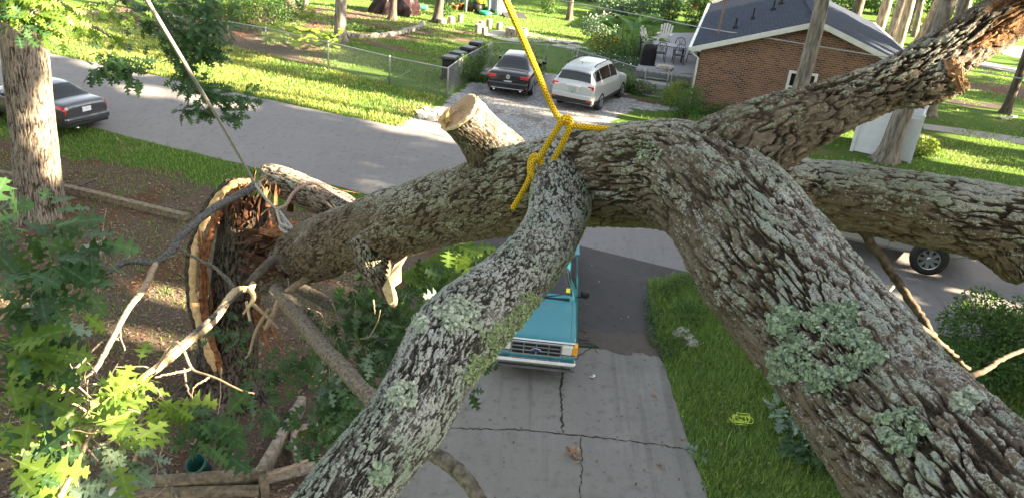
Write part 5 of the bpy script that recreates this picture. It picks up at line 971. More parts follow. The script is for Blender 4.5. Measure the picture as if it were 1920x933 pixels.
# ================================================================ THE BRICK HOUSE
AH = math.atan2(-.235, .972)      # the gable wall runs along this direction
e0 = vec(1297, 88); t_ = (4.0-H)/e0.z; E0 = Vector((e0.x*t_, e0.y*t_, 0))
HR = thing('brick_house', 'brown brick house with blue grey shingle roof and white gutters', 'house', (E0.x, E0.y, 1.5), AH)
b = NB('brown_brick'); c = b.n('TexCoord').outputs['Object']; mp = b.n('SeparateXYZ', {0: c}); cx = b.n('CombineXYZ', {0: b.math('ADD', mp.outputs[0], mp.outputs[1]), 1: mp.outputs[2], 2: 0.}).outputs[0]
br = b.n('TexBrick', {'Vector': cx, 'Color1': (.075, .032, .020, 1), 'Color2': (.26, .105, .055, 1), 'Mortar': (.30, .235, .19, 1), 'Scale': 1., 'Mortar Size': .012, 'Brick Width': .23, 'Row Height': .085, 'Bias': -.1})
cb = b.mix(b.math('MULTIPLY', b.step(b.noise(1.2, 4), .4, .7), .35), br.outputs['Color'], (.33, .19, .12)); b.col(cb).set(rough=.9); b.bump(b.math('SUBTRACT', 1, br.outputs['Fac']), .6, .01); BRICK = b.m
b = NB('blue_grey_shingle'); c = b.n('TexCoord').outputs['Object']; mp = b.n('SeparateXYZ', {0: c}); cx = b.n('CombineXYZ', {0: mp.outputs[1], 1: mp.outputs[0], 2: 0.}).outputs[0]
br = b.n('TexBrick', {'Vector': cx, 'Color1': (.026, .034, .056, 1), 'Color2': (.046, .056, .084, 1), 'Mortar': (.015, .02, .03, 1), 'Scale': 1., 'Mortar Size': .008, 'Brick Width': .3, 'Row Height': .15})
b.col(b.mix(b.math('MULTIPLY', b.noise(40, 3), .35), br.outputs['Color'], (.055, .065, .09))).set(rough=.95, spec=.1); b.bump(br.outputs['Fac'], -.4, .01); SHING = b.m
CREAM = M('cream_siding', (.52, .50, .43), (.60, .58, .50), sc=2, rough=.6); WTRIM = M('white_trim', (.66, .65, .62), (.74, .73, .70), sc=3, rough=.5)
HW = 9.4; HD = 17.0; EZ = 2.5; RZ = 4.12; OV = .38
# wall local: x from OV..HW-OV along gable, y from OV..HD
sl_ = (RZ-EZ)/(HW/2)
def rakez(x): return EZ+sl_*min(x, HW-x)-.10
xw0, xw1 = OV, HW-OV; zt = 3.72; xt = (zt+.10-EZ)/sl_
wm = MB(); pts = [(xw0, -.3), (xw1, -.3), (xw1, rakez(xw1)), (HW-xt, zt), (xt, zt), (xw0, rakez(xw0))]
wm.add([(x, .30, z) for x, z in pts]+[(x, HD, z) for x, z in pts], [(0, 1, 2, 3, 4, 5), (11, 10, 9, 8, 7, 6)]+[((i+1) % 6, i, i+6, (i+1) % 6+6) for i in range(6)]); wm.build('wall', BRICK, HR)
so = MB()
for i in range(int((xw1-xw0-2.4)/.075)): x = xt-.1+i*.075; 
for i in range(int((HW-2*xt+.5)/.09)): so.box((xt-.25+i*.09, .288, zt-.10), (.07, .03, .2))
so.build('soldier_course', M('dark_brick', (.10, .05, .035), (.24, .12, .07), sc=12), HR)
sg_ = MB()
for i in range(8):
    z0 = zt+i*.055; z1 = z0+.055
    if z0 > RZ-.12: break
    xa = (z0+.10-EZ)/sl_; xb = min((z1+.10-EZ)/sl_, HW/2); sg_.add([(xa, .285, z0), (HW-xa, .285, z0), (HW-xb, .297, z1), (xb, .297, z1)], [(0, 1, 2, 3)])
sg_.build('gable_siding', CREAM, HR)
rf = MB()
for sg in (0, 1):
    f = (lambda x: x) if sg == 0 else (lambda x: HW-x)
    V = [(f(0), 0, EZ), (f(0), HD+.3, EZ), (f(HW/2), HD+.3, RZ), (f(HW/2), 0, RZ)]; V += [(x, y, z-.07) for x, y, z in V]; rf.add(V, [(0, 1, 2, 3), (7, 6, 5, 4), (0, 3, 7, 4), (3, 2, 6, 7), (1, 0, 4, 5), (2, 1, 5, 6)] if sg else [(3, 2, 1, 0), (4, 5, 6, 7), (4, 7, 3, 0), (7, 6, 2, 3), (5, 4, 0, 1), (6, 5, 1, 2)])
RF = rf.build('roof', SHING, HR); MB().bar((HW/2, -.02, RZ+.01), (HW/2, HD+.3, RZ+.01), .26, .035).build('ridge_cap', SHING, RF)
tm = MB()
for s0 in (0, HW): tm.bar((s0, -.025, EZ-.11), (HW/2, -.025, RZ-.11), .05, .20)
tm.build('rake_board', WTRIM, HR); MB().box((.2, .15, EZ-.13), (.4, .30, .05)).box((HW-.2, .15, EZ-.13), (.4, .3, .05)).build('soffit', WTRIM, HR)
gt = MB()
for x in (-.06, HW+.06): gt.box((x, HD/2, EZ-.06), (.12, HD+.3, .12))
gt.build('gutter', WTRIM, HR); MB().tube([(-.04, .1, EZ-.12), (.10, .2, EZ-.3), (xw0-.05, .25, EZ-.45), (xw0-.05, .25, -.1)], .045, 8).build('downspout', WTRIM, HR, True)
wd = bx('window', (4.6, .27, 1.42), (1.14, .09, 1.25), WHITEP, HR, .012); bx('pane', (4.6, .222, 1.12), (.92, .02, .50), GLASS, wd, 0); bx('pane', (4.6, .222, 1.70), (.92, .02, .50), GLASS, wd, 0); bx('sill', (4.6, .20, .77), (1.24, .14, .06), WHITEP, wd)
for x, y, hh, r in ((1.6, 3.0, .45, .05), (2.3, 4.9, .5, .04), (3.2, 6.8, .45, .05), (3.6, 8.6, .4, .06)): MB().tube([(x, y, EZ+sl_*x-.05), (x, y, EZ+sl_*x+hh)], r, 10).lathe([(r*2.6, EZ+sl_*x-.06), (r*2.4, EZ+sl_*x+.10), (r, EZ+sl_*x+.16)], 12, (x, y, 0)).build('vent_pipe', M('dark_vent', (.03, .03, .035)), RF)
MB().tube([(.95, 2.2, EZ+.3), (.95, 2.2, EZ+2.4)], .035, 8).build('service_mast', M('rusty_mast', (.25, .14, .09)), HR)
# the cream house behind it
bh = G(1530, 70); BHH = thing('cream_house', 'cream sided house end showing beyond the blue grey roof', 'house', (18.12-7.1*.972, 47.5+7.1*.235, 1.5), AH)
MB().add([(0, 0, 0), (6.6, 0, 0), (6.6, 0, 2.9), (3.3, 0, 4.8), (0, 0, 2.9), (0, 9, 0), (6.6, 9, 0), (6.6, 9, 2.9), (3.3, 9, 4.8), (0, 9, 2.9)], [(0, 1, 2, 3, 4), (9, 8, 7, 6, 5), (1, 0, 5, 6), (2, 1, 6, 7), (4, 9, 5, 0)]).build('wall', CREAM, BHH)
MB().bar((-.5, 4.5, 2.68), (3.3, 4.5, 4.88), 9.8, .1, (0, 0, 1)).bar((3.3, 4.5, 4.88), (7.1, 4.5, 2.68), 9.8, .1, (0, 0, 1)).build('roof', SHING, BHH); MB().bar((-.5, -.42, 2.58), (3.3, -.42, 4.78), .05, .22).bar((3.3, -.42, 4.78), (7.1, -.42, 2.58), .05, .22).build('rake_board', WTRIM, BHH)
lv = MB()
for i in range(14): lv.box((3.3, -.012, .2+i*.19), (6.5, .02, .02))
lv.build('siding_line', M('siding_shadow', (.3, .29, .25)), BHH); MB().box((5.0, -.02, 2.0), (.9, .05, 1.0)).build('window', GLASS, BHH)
# ================================================================ FENCES
ZINC = M('galvanised_steel', (.30, .31, .32), (.42, .43, .44), sc=30, rough=.45, metal=.6); ZWIRE = M('fence_wire', (.22, .23, .23), (.34, .34, .34), sc=30, rough=.6, metal=.3)
def chain_fence(name, label, pts, h, posts, mat_f=ZWIRE, sp=.10, cat='fence', group=None):
    t = thing(name, label, cat, tuple(pts[0]), 0, group); mb = MB(); wr = .0036
    for a, b_ in zip(pts[:-1], pts[1:]):
        L = (Vector(b_)-Vector(a)).length; d = (Vector(b_)-Vector(a))/L; n = Vector((-d.y, d.x, 0)).normalized()
        for sgn in (1, -1):
            k = -int(h/sp)-1
            while k*sp < L:
                x0, z0, x1, z1 = k*sp, 0., k*sp+h, h
                if x0 < 0: z0 -= x0; x0 = 0
                if x1 > L: z1 -= x1-L; x1 = L
                k += 1
                if x1-x0 < .02: continue
                if sgn < 0: z0, z1 = h-z0, h-z1
                p, q = Vector(a)+d*x0+Vector((0, 0, z0+.03)), Vector(a)+d*x1+Vector((0, 0, z1+.03)); off = n*wr*.5*sgn; u = n*wr; v_ = (q-p).normalized().cross(n)*wr
                mb.add([p+off+u, p+off-u*.5+v_, p+off-u*.5-v_, q+off+u, q+off-u*.5+v_, q+off-u*.5-v_], [(0, 1, 4, 3), (1, 2, 5, 4), (2, 0, 3, 5)])
    mb.build('wire_mesh', mat_f, t, False, True); MB().tube([Vector(p)+Vector((0, 0, h+.03)) for p in pts], .022, 8).build('top_rail', ZINC, t, True, True)
    for p in posts: MB().tube([Vector(p)-Vector((0, 0, .1)), Vector(p)+Vector((0, 0, h+.05)), Vector(p)+Vector((0, 0, h+.10))], [.034, .034, .012], 10).build('post', ZINC, t, True, True)
    return t
fp = [at(p.x, p.y) for p in (G(330, 78), G(430, 88), G(500, 101), G(616, 129), G(730, 159), G(838, 182))]
F1 = chain_fence('chain_link_fence', 'long chain-link fence along the sunlit verge across the road', fp, 1.12, fp)
MB().tube([fp[4]+Vector((0, 0, .1)), fp[4]+Vector((.9, -.4, .75))], .016, 6).build('brace', ZINC, F1, True, True)
sp_ = [G(838, 182), G(864, 160), G(918, 127)]; F2_ = chain_fence('chain_link_fence', 'ivy covered chain-link fence beside the gravel and the black bins', sp_, 1.15, [sp_[1], sp_[2]])
bp = [G(918, 127), G(1022, 131), G(1078, 141), G(1200, 180)]; chain_fence('chain_link_fence', 'chain-link fence behind the two parked cars at the lawn', bp, 1.15, [bp[1], bp[2]], sp=.10)
gp = [G(1204, 181), G(1246, 187)]; gt_ = chain_fence('gate', 'low chain-link gate in a pipe frame below the deck', gp, 1.2, gp, cat='gate'); MB().tube([gp[0]+Vector((0, 0, .08)), gp[1]+Vector((0, 0, .08))], .022, 8).build('bottom_rail', ZINC, gt_, True, True); MB().tube([gp[0]+Vector((0, 0, .85)), gp[1]+Vector((0, 0, .85))], .018, 8).build('middle_rail', ZINC, gt_, True, True)
g2 = [G(1252, 188), G(1290, 192)]; chain_fence('chain_link_fence', 'short chain-link panel between the gate and the house corner', g2, 1.2, g2)
# white vinyl enclosure
pa, pc = G(1596, 283), G(1704, 306); dv_ = (pc-pa); L_ = dv_.length; an = math.atan2(dv_.y, dv_.x)
VF = thing('vinyl_enclosure', 'white vinyl screen enclosure behind the leaning trunk', 'fence', tuple(pa), an); VW = M('white_vinyl', (.72, .73, .76), (.78, .79, .82), sc=4, rough=.35)
def vpanel(a, b_, h=1.62):
    a, b_ = Vector(a), Vector(b_); m = MB(); L = (b_-a).length; m.bar(a+Vector((0, 0, h*.5)), b_+Vector((0, 0, h*.5)), .03, h-.2); n = int(L/.15); o = m.build('panel', VW, VF)
    r = MB(); r.bar(a+Vector((0, 0, h-.06)), b_+Vector((0, 0, h-.06)), .06, .13); r.bar(a+Vector((0, 0, .1)), b_+Vector((0, 0, .1)), .06, .13); d = (b_-a)/L; pn = Vector((-d.y, d.x, 0))
    for i in range(1, n): 
        for s in (-1, 1): q = a+d*(i*L/n)+pn*.0165*s; r.bar(q+Vector((0, 0, .16)), q+Vector((0, 0, h-.12)), .008, .004, d)
    r.build('rail', VW, VF)
c0, c1, c2, c3 = (0, 0, 0), (L_, 0, 0), (L_*1.0, 1.9, 0), (0, 1.9, 0)
for a, b_ in ((c0, c1), (c1, c2), (c2, c3), (c3, c0)): vpanel(a, b_)
for p in (c0, c1, c2, c3, (L_/2, 0, 0)): m = MB(); m.box((p[0], p[1], .85), (.12, .12, 1.75)); m.box((p[0], p[1], 1.75), (.15, .15, .05)); m.box((p[0], p[1], 1.79), (.12, .12, .06), tap=.1); m.build('post', VW, VF)
# ================================================================ BINS, DECK, FIRE PIT, GARDEN
def bin_(p, rz, label, first=None):
    if first: return dup(first, tuple(p), rz, label)
    t = thing('wheelie_bin', label, 'bin', tuple(p), rz, 'bins behind the ivy fence'); B = M('bin_plastic', (.014, .012, .013), (.03, .026, .027), sc=8, rough=.45)
    MB().box((0, 0, .55), (.50, .58, .90)).build('bin_body', B, t, False, False, .03).scale = (1, 1, 1)
    lid = MB().add([(-.32, -.34, 1.0), (.34, -.34, 1.0), (.34, .34, 1.0), (-.32, .34, 1.0), (-.27, -.29, 1.08), (.25, -.29, 1.10), (.25, .29, 1.10), (-.27, .29, 1.08)], [(3, 2, 1, 0), (4, 5, 6, 7), (0, 1, 5, 4), (1, 2, 6, 5), (2, 3, 7, 6), (3, 0, 4, 7)]).build('lid', M('bin_lid', (.02, .022, .03), (.035, .04, .05), rough=.3), t, False, False, .03)
    MB().box((0, 0, .97), (.60, .66, .05)).build('rim', B, t, False, False, .01); MB().tube([(-.36, -.25, 1.0), (-.36, .25, 1.0)], .02, 8).build('handle', B, t)
    for y in (-.27, .27): MB().cyl((-.25, y-.03, .12), (-.25, y+.03, .12), .12, 18).build('wheel', TYRE, t, True)
    MB().box((0, -.292, .62), (.22, .006, .05)).box((.0, -.292, .54), (.14, .006, .03)).build('printed_mark', M('pale_print', (.5, .5, .5)), t)
    return t
bb = bin_(G(843, 152, 0), 1.25, 'nearest black wheeled bin with a pale printed mark on its front'); 
bin_(G(857, 143), 1.2, 'second black wheeled bin from the corner post', bb); bin_(G(876, 132), 1.1, 'third black wheeled bin from the corner post, half in ivy', bb); bin_(G(892, 121), 1.3, 'farthest black wheeled bin, beside the lawn post', bb)
iv = np.linspace(.2, .72, 9); IV = thing('ivy', 'ivy hanging thickly over the fence beside the black bins', 'ivy', tuple(G(880, 150)))
q0, q1 = G(858, 166), G(908, 133); leaves_blob('foliage', [(*(q0.lerp(q1, f)+Vector((0, 0, .62+.2*math.sin(f*9)))), .28, .36, .5) for f in np.linspace(.12, .9, 8)], 3000, .085, BUSH, IV)
iv2 = thing('shrub', 'low dark ivy mound on the lawn beside the black saloon', 'shrub', tuple(G(945, 112))); q = G(945, 118); leaves_blob('foliage', [(q.x-.5, q.y, 1.8, .9, .5, .45), (q.x+.7, q.y-.1, 1.75, .8, .5, .35)], 1500, .09, BUSH, iv2)
# fire pit and log seats
fq = G(968, 67); STN = M('pit_stone', (.24, .20, .16), (.46, .40, .34), sc=5, bump=.5, rough=.9); FPt = thing('fire_pit', 'round stone fire pit on the pale paved circle', 'fire pit', tuple(fq+Vector((0, 0, .02))))
for k in range(14):
    for j in range(2): a = (k+.5*j)*2*math.pi/14; o = MB().box((.56*math.cos(a), .56*math.sin(a), .11+j*.2), (.20, .235, .19), a).build('stone_block', STN, FPt, False, False, .02)
MB().lathe([(.0, .22), (.46, .22), (.46, .23)], 24).build('ash', M('ash', (.03, .03, .03), (.12, .11, .1), sc=20), FPt)
LOGB = M('log_bark', (.16, .13, .10), (.32, .27, .22), sc=20, bump=.6, stretch=(1, 1, .3)); LOGT = M('log_top', (.38, .32, .24), (.50, .43, .33), sc=12)
def log_seat(p, r, h, label, first=None):
    if first: o = dup(first, tuple(p), random.random()*6, label, 'log seats'); o.scale = (r/.2, r/.2, h/.5); return o
    t = thing('log_seat', label, 'log seat', tuple(p), 0, 'log seats'); MB().lathe([(.215, -.02), (.20, .1), (.20, .45), (.195, .5)], 18).build('log', LOGB, t, True); MB().lathe([(.19, .492), (.19, .508), (.02, .51)], 18).build('sawn_top', LOGT, t); return t
l0 = log_seat(G(896, 62), .2, .5, 'log seat leftmost in the cluster by the paved circle')
for (px_, py_, r, h, lb) in [(903, 53, .2, .42, 'log seat at the back of the cluster by the paved circle'), (908, 67, .18, .46, 'log seat nearest the bins in the cluster by the paved circle'), (917, 54, .18, .55, 'tallest log seat in the cluster by the paved circle'), (936, 56, .18, .42, 'lone log seat right of the cluster by the paved circle'), (829, 45, .26, .28, 'low wide log seat at the foot of a grey trunk'), (846, 45, .2, .42, 'log seat between the grey trunk and another log'), (863, 43, .17, .5, 'upright log seat nearest the shed')]: log_seat(G(px_, py_), r, h, lb, l0)
k = 0
bpx = [(656, 69), (675, 71), (698, 71), (718, 70), (735, 68), (752, 64), (767, 60), (781, 56), (790, 51), (794, 46)]; bl = [G(*p) for p in bpx]
for i in range(len(bl)-1):
    for f in (0, .33, .66):
        p = bl[i].lerp(bl[i+1], f); k += 1; o = MB().rock(p+Vector((0, 0, .09)), (.30+.20*random.random(), .26+.14*random.random(), .20+.2*random.random()), k).build('stone', M('border_stone', (.16, .15, .13), (.36, .34, .30), sc=6, bump=.5), None); tag(o, 'rough grey stone in the curved edging of the garden bed', 'stone', 'stones edging the garden bed')
for i, (px_, py_) in enumerate([(786, 214), (795, 219), (803, 212), (810, 220), (798, 208), (815, 213), (822, 216), (808, 226), (790, 222)]):
    tag(MB().rock(G(px_, py_)+Vector((0, 0, .07)), (.3, .26, .2), 50+i).build('stone', M('white_stone', (.50, .46, .40), (.68, .63, .55), sc=6), None), 'pale sunlit stone in the heap where the gravel meets the verge', 'stone', 'stone heap by the gravel')
for i, (px_, py_) in enumerate([(1278, 628), (1290, 640), (1296, 648), (1272, 634)]): tag(MB().rock(G(px_, py_)+Vector((0, 0, .06)), (.34, .3, .22), 70+i).build('stone', M('border_stone', (0, 0, 0)), None, True), 'grey stone lying in the grass right of the apron', 'stone', 'stones in the right hand grass')
for i, (px_, py_) in enumerate([(1038, 79), (1052, 77), (1066, 80), (1046, 86), (1060, 88), (1076, 86), (1070, 92), (1086, 90), (1030, 74), (1082, 80)]): tag(MB().rock(G(px_, py_)+Vector((0, 0, .0)), (.8, .55, .12), 90+i).build('stepping_stone', M('flagstone', (.30, .29, .27), (.42, .41, .38), sc=5), None), 'flat grey stepping stone in the lawn right of the paved circle', 'stepping stone', 'stepping stones in the lawn')
for i, (px_, py_) in enumerate([(1875, 222), (1883, 226), (1892, 224), (1900, 221)]): tag(MB().rock(G(px_, py_)+Vector((0, 0, .05)), (.26, .22, .16), 120+i).build('stone', M('white_stone', (0, 0, 0)), None), 'small pale stone round the foot of the right edge trunk', 'stone', 'stones round the right edge trunk')
for i, (px_, py_) in enumerate([(1196, 244), (1204, 246), (1199, 240), (1215, 247), (1228, 247)]): tag(MB().rock(G(px_, py_)+Vector((0, 0, .06)), (.3, .26, .2), 140+i).build('stone', M('tan_stone', (.34, .24, .16), (.52, .40, .29), sc=7), None), 'tan stone on the lawn just above the trunk', 'stone', 'tan stones above the trunk')
# tarp heap, green roll, shed
tq = G(738, 26); mb = MB(); n, m = 48, 16; rgx = random.Random(4); ph = [rgx.random()*6 for _ in range(6)]; V = []
for j in range(m+1):
    z = 1.5*math.sin(j/m*math.pi/2); rr0 = math.cos(j/m*math.pi/2*.97)
    for i in range(n): a = i*2*math.pi/n; f = 1+.10*math.sin(a*7+ph[0]+z*2)+.07*math.sin(a*13+ph[1]-z*3)+.05*math.sin(a*23+ph[2]); V.append((1.45*rr0*f*math.cos(a)+.25*math.sin(z*2), 1.1*rr0*f*math.sin(a), z*(1+.14*math.sin(a*2+ph[3])+.07*math.sin(a*9+ph[4]))))
mb.add([Vector(v)+tq for v in V], [(j*n+i, j*n+(i+1) % n, (j+1)*n+(i+1) % n, (j+1)*n+i) for j in range(m) for i in range(n)]+[tuple(m*n+i for i in range(n))]); tag(mb.build('tarp', M('plum_tarp', (.020, .010, .012), (.055, .028, .03), sc=3, rough=.35), None), 'dark plum tarp draped over a heap in the garden', 'tarp')
gq = G(787, 20); tag(MB().tube(spline([gq+Vector((-.5, .1, .2)), gq+Vector((0, 0, .24)), gq+Vector((.5, .05, .18))], 12).tolist(), .17, 14).build('foam_roll', M('green_foam', (.05, .38, .16), (.08, .48, .22), rough=.5), None, True), 'bright green roll lying on the ground beside the tarp', 'roll')
s0, s1 = G(838, 22), G(920, 27); SH = thing('shed', 'blue grey shed with a lean-to porch on two posts', 'shed', tuple(s0)); BG = M('blue_grey_boards', (.14, .18, .23), (.20, .25, .31), sc=3, rough=.7)
d_ = (s1-s0); dn = Vector((-d_.y, d_.x, 0)).normalized(); back = dn*2.6
MB().bar(s0+back+Vector((0, 0, 1.4)), s1+back+Vector((0, 0, 1.4)), .1, 2.8).build('back_wall', BG, SH, False, True); MB().bar(s1+d_.normalized()*.5+dn*.2+Vector((0, 0, 1.4)), s1+d_.normalized()*.5+dn*3.2+Vector((0, 0, 1.4)), .1, 2.8).build('side_wall', M('white_boards', (.42, .46, .54), (.52, .56, .64), sc=2), SH, False, True)
MB().bar(s1+d_.normalized()*1.3+dn*.3+Vector((0, 0, 1.2)), s1+d_.normalized()*.55+dn*.2+Vector((0, 0, 1.2)), .1, 2.4).build('door', M('white_boards', (0, 0, 0)), SH, False, True)
for f in (.42, .95): MB().tube([s0+d_*f, s0+d_*f+Vector((0, 0, 2.6))], .09, 8).build('porch_post', BG, SH, True, True)
MB().bar(s0+dn*1.2+Vector((-.3, 0, 2.75)), s1+dn*1.2+Vector((.6, 0, 2.75)), 3.6, .12).build('roof', SHING, SH, False, True)
tag(MB().box(s1+Vector((1.6, -.4, .1)), (1.5, 1.2, .12), .3, .12).build('ramp', M('dark_ramp', (.03, .03, .03), (.06, .06, .06)), None), 'dark low ramp in front of the white shed door', 'ramp')
for i, (f, o_, r, cl, nm, lb) in enumerate([(.12, .9, .22, (.22, .09, .05), 'flower_pot', 'terracotta pot at the left under the shed porch'), (.22, .7, .18, (.30, .12, .06), 'flower_pot', 'orange clay pot under the shed porch'), (.33, .9, .25, (.16, .05, .03), 'flower_pot', 'dark red pot by the left porch post'), (.48, .8, .2, (.10, .06, .04), 'flower_pot', 'brown pot just right of the left porch post'), (.57, .6, .22, (.2, .1, .06), 'flower_pot', 'clay pot in the middle under the porch')]):
    p = s0+d_*f+dn*o_; t = thing(nm, lb, 'flower pot', tuple(p)); MB().lathe([(r*.7, 0), (r, r*1.7), (r*1.12, r*1.75), (r*1.1, r*2.0), (r*.9, r*2.0)], 16).build('pot', M('pot_%.2f' % cl[0], cl), t, True); leaves_blob('plant', [(p.x, p.y, p.z+r*2.5, r*1.2, r*1.2, r)], 60, .14, BUSH, t)
p = s0+d_*.72+dn*.3; tag(MB().rock(p+Vector((0, 0, .3)), (.8, .6, .65), 31).build('bag', BLACKP, None, True), 'black rubbish bag heaped at the porch edge', 'bag'); tag(MB().rock(p+Vector((.15, .1, .72)), (.6, .5, .25), 32).build('cushion', M('yellow_cloth', (.7, .55, .03)), None, True), 'yellow cushion lying on the black rubbish bag', 'cushion'); tag(MB().rock(p+Vector((.55, -.6, .12)), (.9, .6, .3), 33).build('sheet', M('green_sheet', (.02, .4, .2), (.05, .52, .3)), None, False), 'crumpled green plastic sheet on the grass by the porch', 'sheet'); tag(MB().lathe([(.15, 0), (.18, .4), (.19, .42)], 16, p+Vector((1.35, -.3, 0))).build('bucket', M('pale_blue_plastic', (.4, .5, .62)), None, True), 'pale blue bucket at the right porch post', 'bucket')
# ---- deck with its furniture
DKZ = .62; dk = [G(1192, 130, DKZ), G(1300, 146, DKZ), G(1316, 62, DKZ), G(1232, 62, DKZ)]
DK = thing('deck', 'weathered grey plank deck beside the brick house', 'deck', (dk[0].x, dk[0].y, 1.5)); b = NB('grey_deck'); p = b.pos((1, 1, 1), (0, 0, -.25)); wv = b.n('TexWave', {'Scale': 2.2, 'Distortion': .4, 'Vector': p}, bands_direction='Y'); b.col(b.mix(b.step(wv.outputs['Fac'], .0, .25), (.08, .08, .08), b.mix(b.noise(9, 4), (.26, .27, .29), (.38, .39, .41)))).set(rough=.85); DMAT = b.m
P4 = [(q.x, q.y) for q in dk]; MB().prism(P4, 1.5+DKZ-.06, 1.5+DKZ).build('boards', DMAT, DK, False, True); mb = MB()
for a, b_ in zip(P4, P4[1:]+P4[:1]): mb.bar((*a, 1.5+DKZ-.2), (*b_, 1.5+DKZ-.2), .05, .27)
mb.build('rim_joist', M('dark_board', (.10, .10, .10), (.17, .165, .16), sc=8), DK, False, True)
stp = G(1228, 152, .3); tag(MB().box((stp.x, stp.y, 1.62), (1.7, .7, .22), -.2).build('step', M('walk_plain', (.36, .35, .34), (.44, .43, .41), sc=9), None, False, False, .01), 'pale step below the front edge of the deck', 'step')
IRON = M('black_iron', (.015, .015, .018), (.03, .03, .034), sc=20, rough=.5)
def patio_chair(p, rz, label, first=None):
    if first: return dup(first, tuple(p), rz, label)
    t = thing('patio_chair', label, 'chair', tuple(p), rz, 'iron chairs round the patio table')
    for x in (-.22, .22):
        for y in (-.22, .22): MB().tube([(x, y, .42), (x*1.1, y*1.15, 0)], .018, 6).build('leg', IRON, t)
    MB().box((0, 0, .43), (.48, .48, .03)).build('seat', IRON, t); m = MB()
    for x in (-.24, .24): m.tube([(x, -.22, .43), (x*1.05, -.27, .75), (x*.7, -.30, .95)], .018, 6)
    m.tube([(-.17, -.30, .95), (0, -.31, 1.0), (.17, -.30, .95)], .018, 6)
    for x in (-.12, 0, .12): m.tube([(x, -.23, .45), (x*.4, -.27, .7), (x, -.30, .95)], .011, 5)
    m.build('backrest', IRON, t)
    for x in (-.26, .26): MB().tube([(x, -.25, .66), (x, .15, .66), (x, .2, .43)], .015, 6).build('armrest', IRON, t)
    return t
tq = G(1252, 112, DKZ); tq.z = 1.5+DKZ; PT = thing('patio_table', 'long dark iron patio table on the deck', 'table', tuple(tq), -.25); MB().box((0, 0, .72), (1.7, .95, .04)).build('tabletop', M('slate_top', (.10, .10, .12), (.17, .17, .2), sc=10, rough=.4), PT, False, False, .01)
for x in (-.7, .7):
    for y in (-.35, .35): MB().tube([(x, y, .7), (x*.95, y*.95, 0)], .025, 6).build('leg', IRON, PT)
pc0 = patio_chair(tq+Vector((-.55, -.75, 0)), 0, 'iron chair at the near left of the patio table')
for dx, dy, rz, lb in ((.35, -.9, 0, 'iron chair at the near right of the patio table'), (-1.2, .25, -1.8, 'iron chair at the left end of the patio table'), (1.15, -.25, 1.35, 'iron chair at the right end of the patio table by the house'), (.6, .65, 2.9, 'iron chair on the far side of the patio table')): patio_chair(tq+Vector((dx, dy, 0)), rz, lb, pc0)
aq = G(1243, 84, DKZ); aq.z = 1.5+DKZ; AD = thing('adirondack_chair', 'white slatted adirondack chair at the back of the deck', 'chair', tuple(aq), -.3); PW = M('white_wood', (.62, .60, .56), (.72, .70, .66), sc=6)
for i in range(5): x = (i-2)*.12; MB().bar((x, .18, .3), (x*1.25, .55, 1.12-.04*abs(i-2)**1.5), .10, .025, (0, -1, .3)).build('back_slat', PW, AD)
MB().bar((0, -.35, .40), (0, .25, .28), .56, .03).build('seat', PW, AD)
for s in (-1, 1): MB().bar((s*.36, -.38, .58), (s*.36, .35, .58), .14, .03).build('armrest', PW, AD); MB().box((s*.31, -.33, .29), (.04, .10, .58)).build('leg', PW, AD); MB().bar((s*.29, -.3, .38), (s*.29, .5, .05), .04, .12).build('leg', PW, AD)
a2 = dup(AD, tuple(G(1215, 92, DKZ)+Vector((0, 0, DKZ))), .9, 'weathered slatted chair behind the covered grill'); 
gq = G(1213, 122, DKZ); gq.z = 1.5+DKZ; mb = MB(); n = 24; V = []
for j, (r, z) in enumerate([(.32, 0), (.31, .25), (.32, .55), (.31, .75), (.28, .9), (.2, 1.0), (.04, 1.03)]): V += [(r*1.15*math.copysign(abs(math.cos(a))**.5, math.cos(a))*(1+.04*math.sin(a*9)), r*.62*math.copysign(abs(math.sin(a))**.5, math.sin(a))*(1+.05*math.sin(a*7+j)), z) for a in np.arange(n)*2*math.pi/n]
mb.add([Vector(v)+gq for v in V], [(j*n+i, j*n+(i+1) % n, (j+1)*n+(i+1) % n, (j+1)*n+i) for j in range(6) for i in range(n)]+[tuple(6*n+i for i in range(n))]); tag(mb.build('grill_cover', M('black_cover', (.006, .006, .008), (.016, .016, .02), sc=6, rough=.5), None, True), 'grill under a black cover at the left front of the deck', 'grill')
hq = G(1250, 132, DKZ); hq.z = 1.5+DKZ; tag(MB().rock(hq+Vector((-.1, 0, .12)), (.9, .5, .3), 61).build('cloth_bundle', M('beige_cloth', (.40, .34, .30), (.52, .46, .42), sc=7), None), 'beige cloth bundle dropped at the deck edge', 'cloth'); 
tag(MB().bar(G(1298, 108, DKZ)+Vector((0, 0, DKZ+.4)), G(1305, 92, DKZ)+Vector((0, 0, DKZ+.55)), .5, .05).build('lounge_board', PW, None), 'pale board leaning against the house by the iron chairs', 'board')
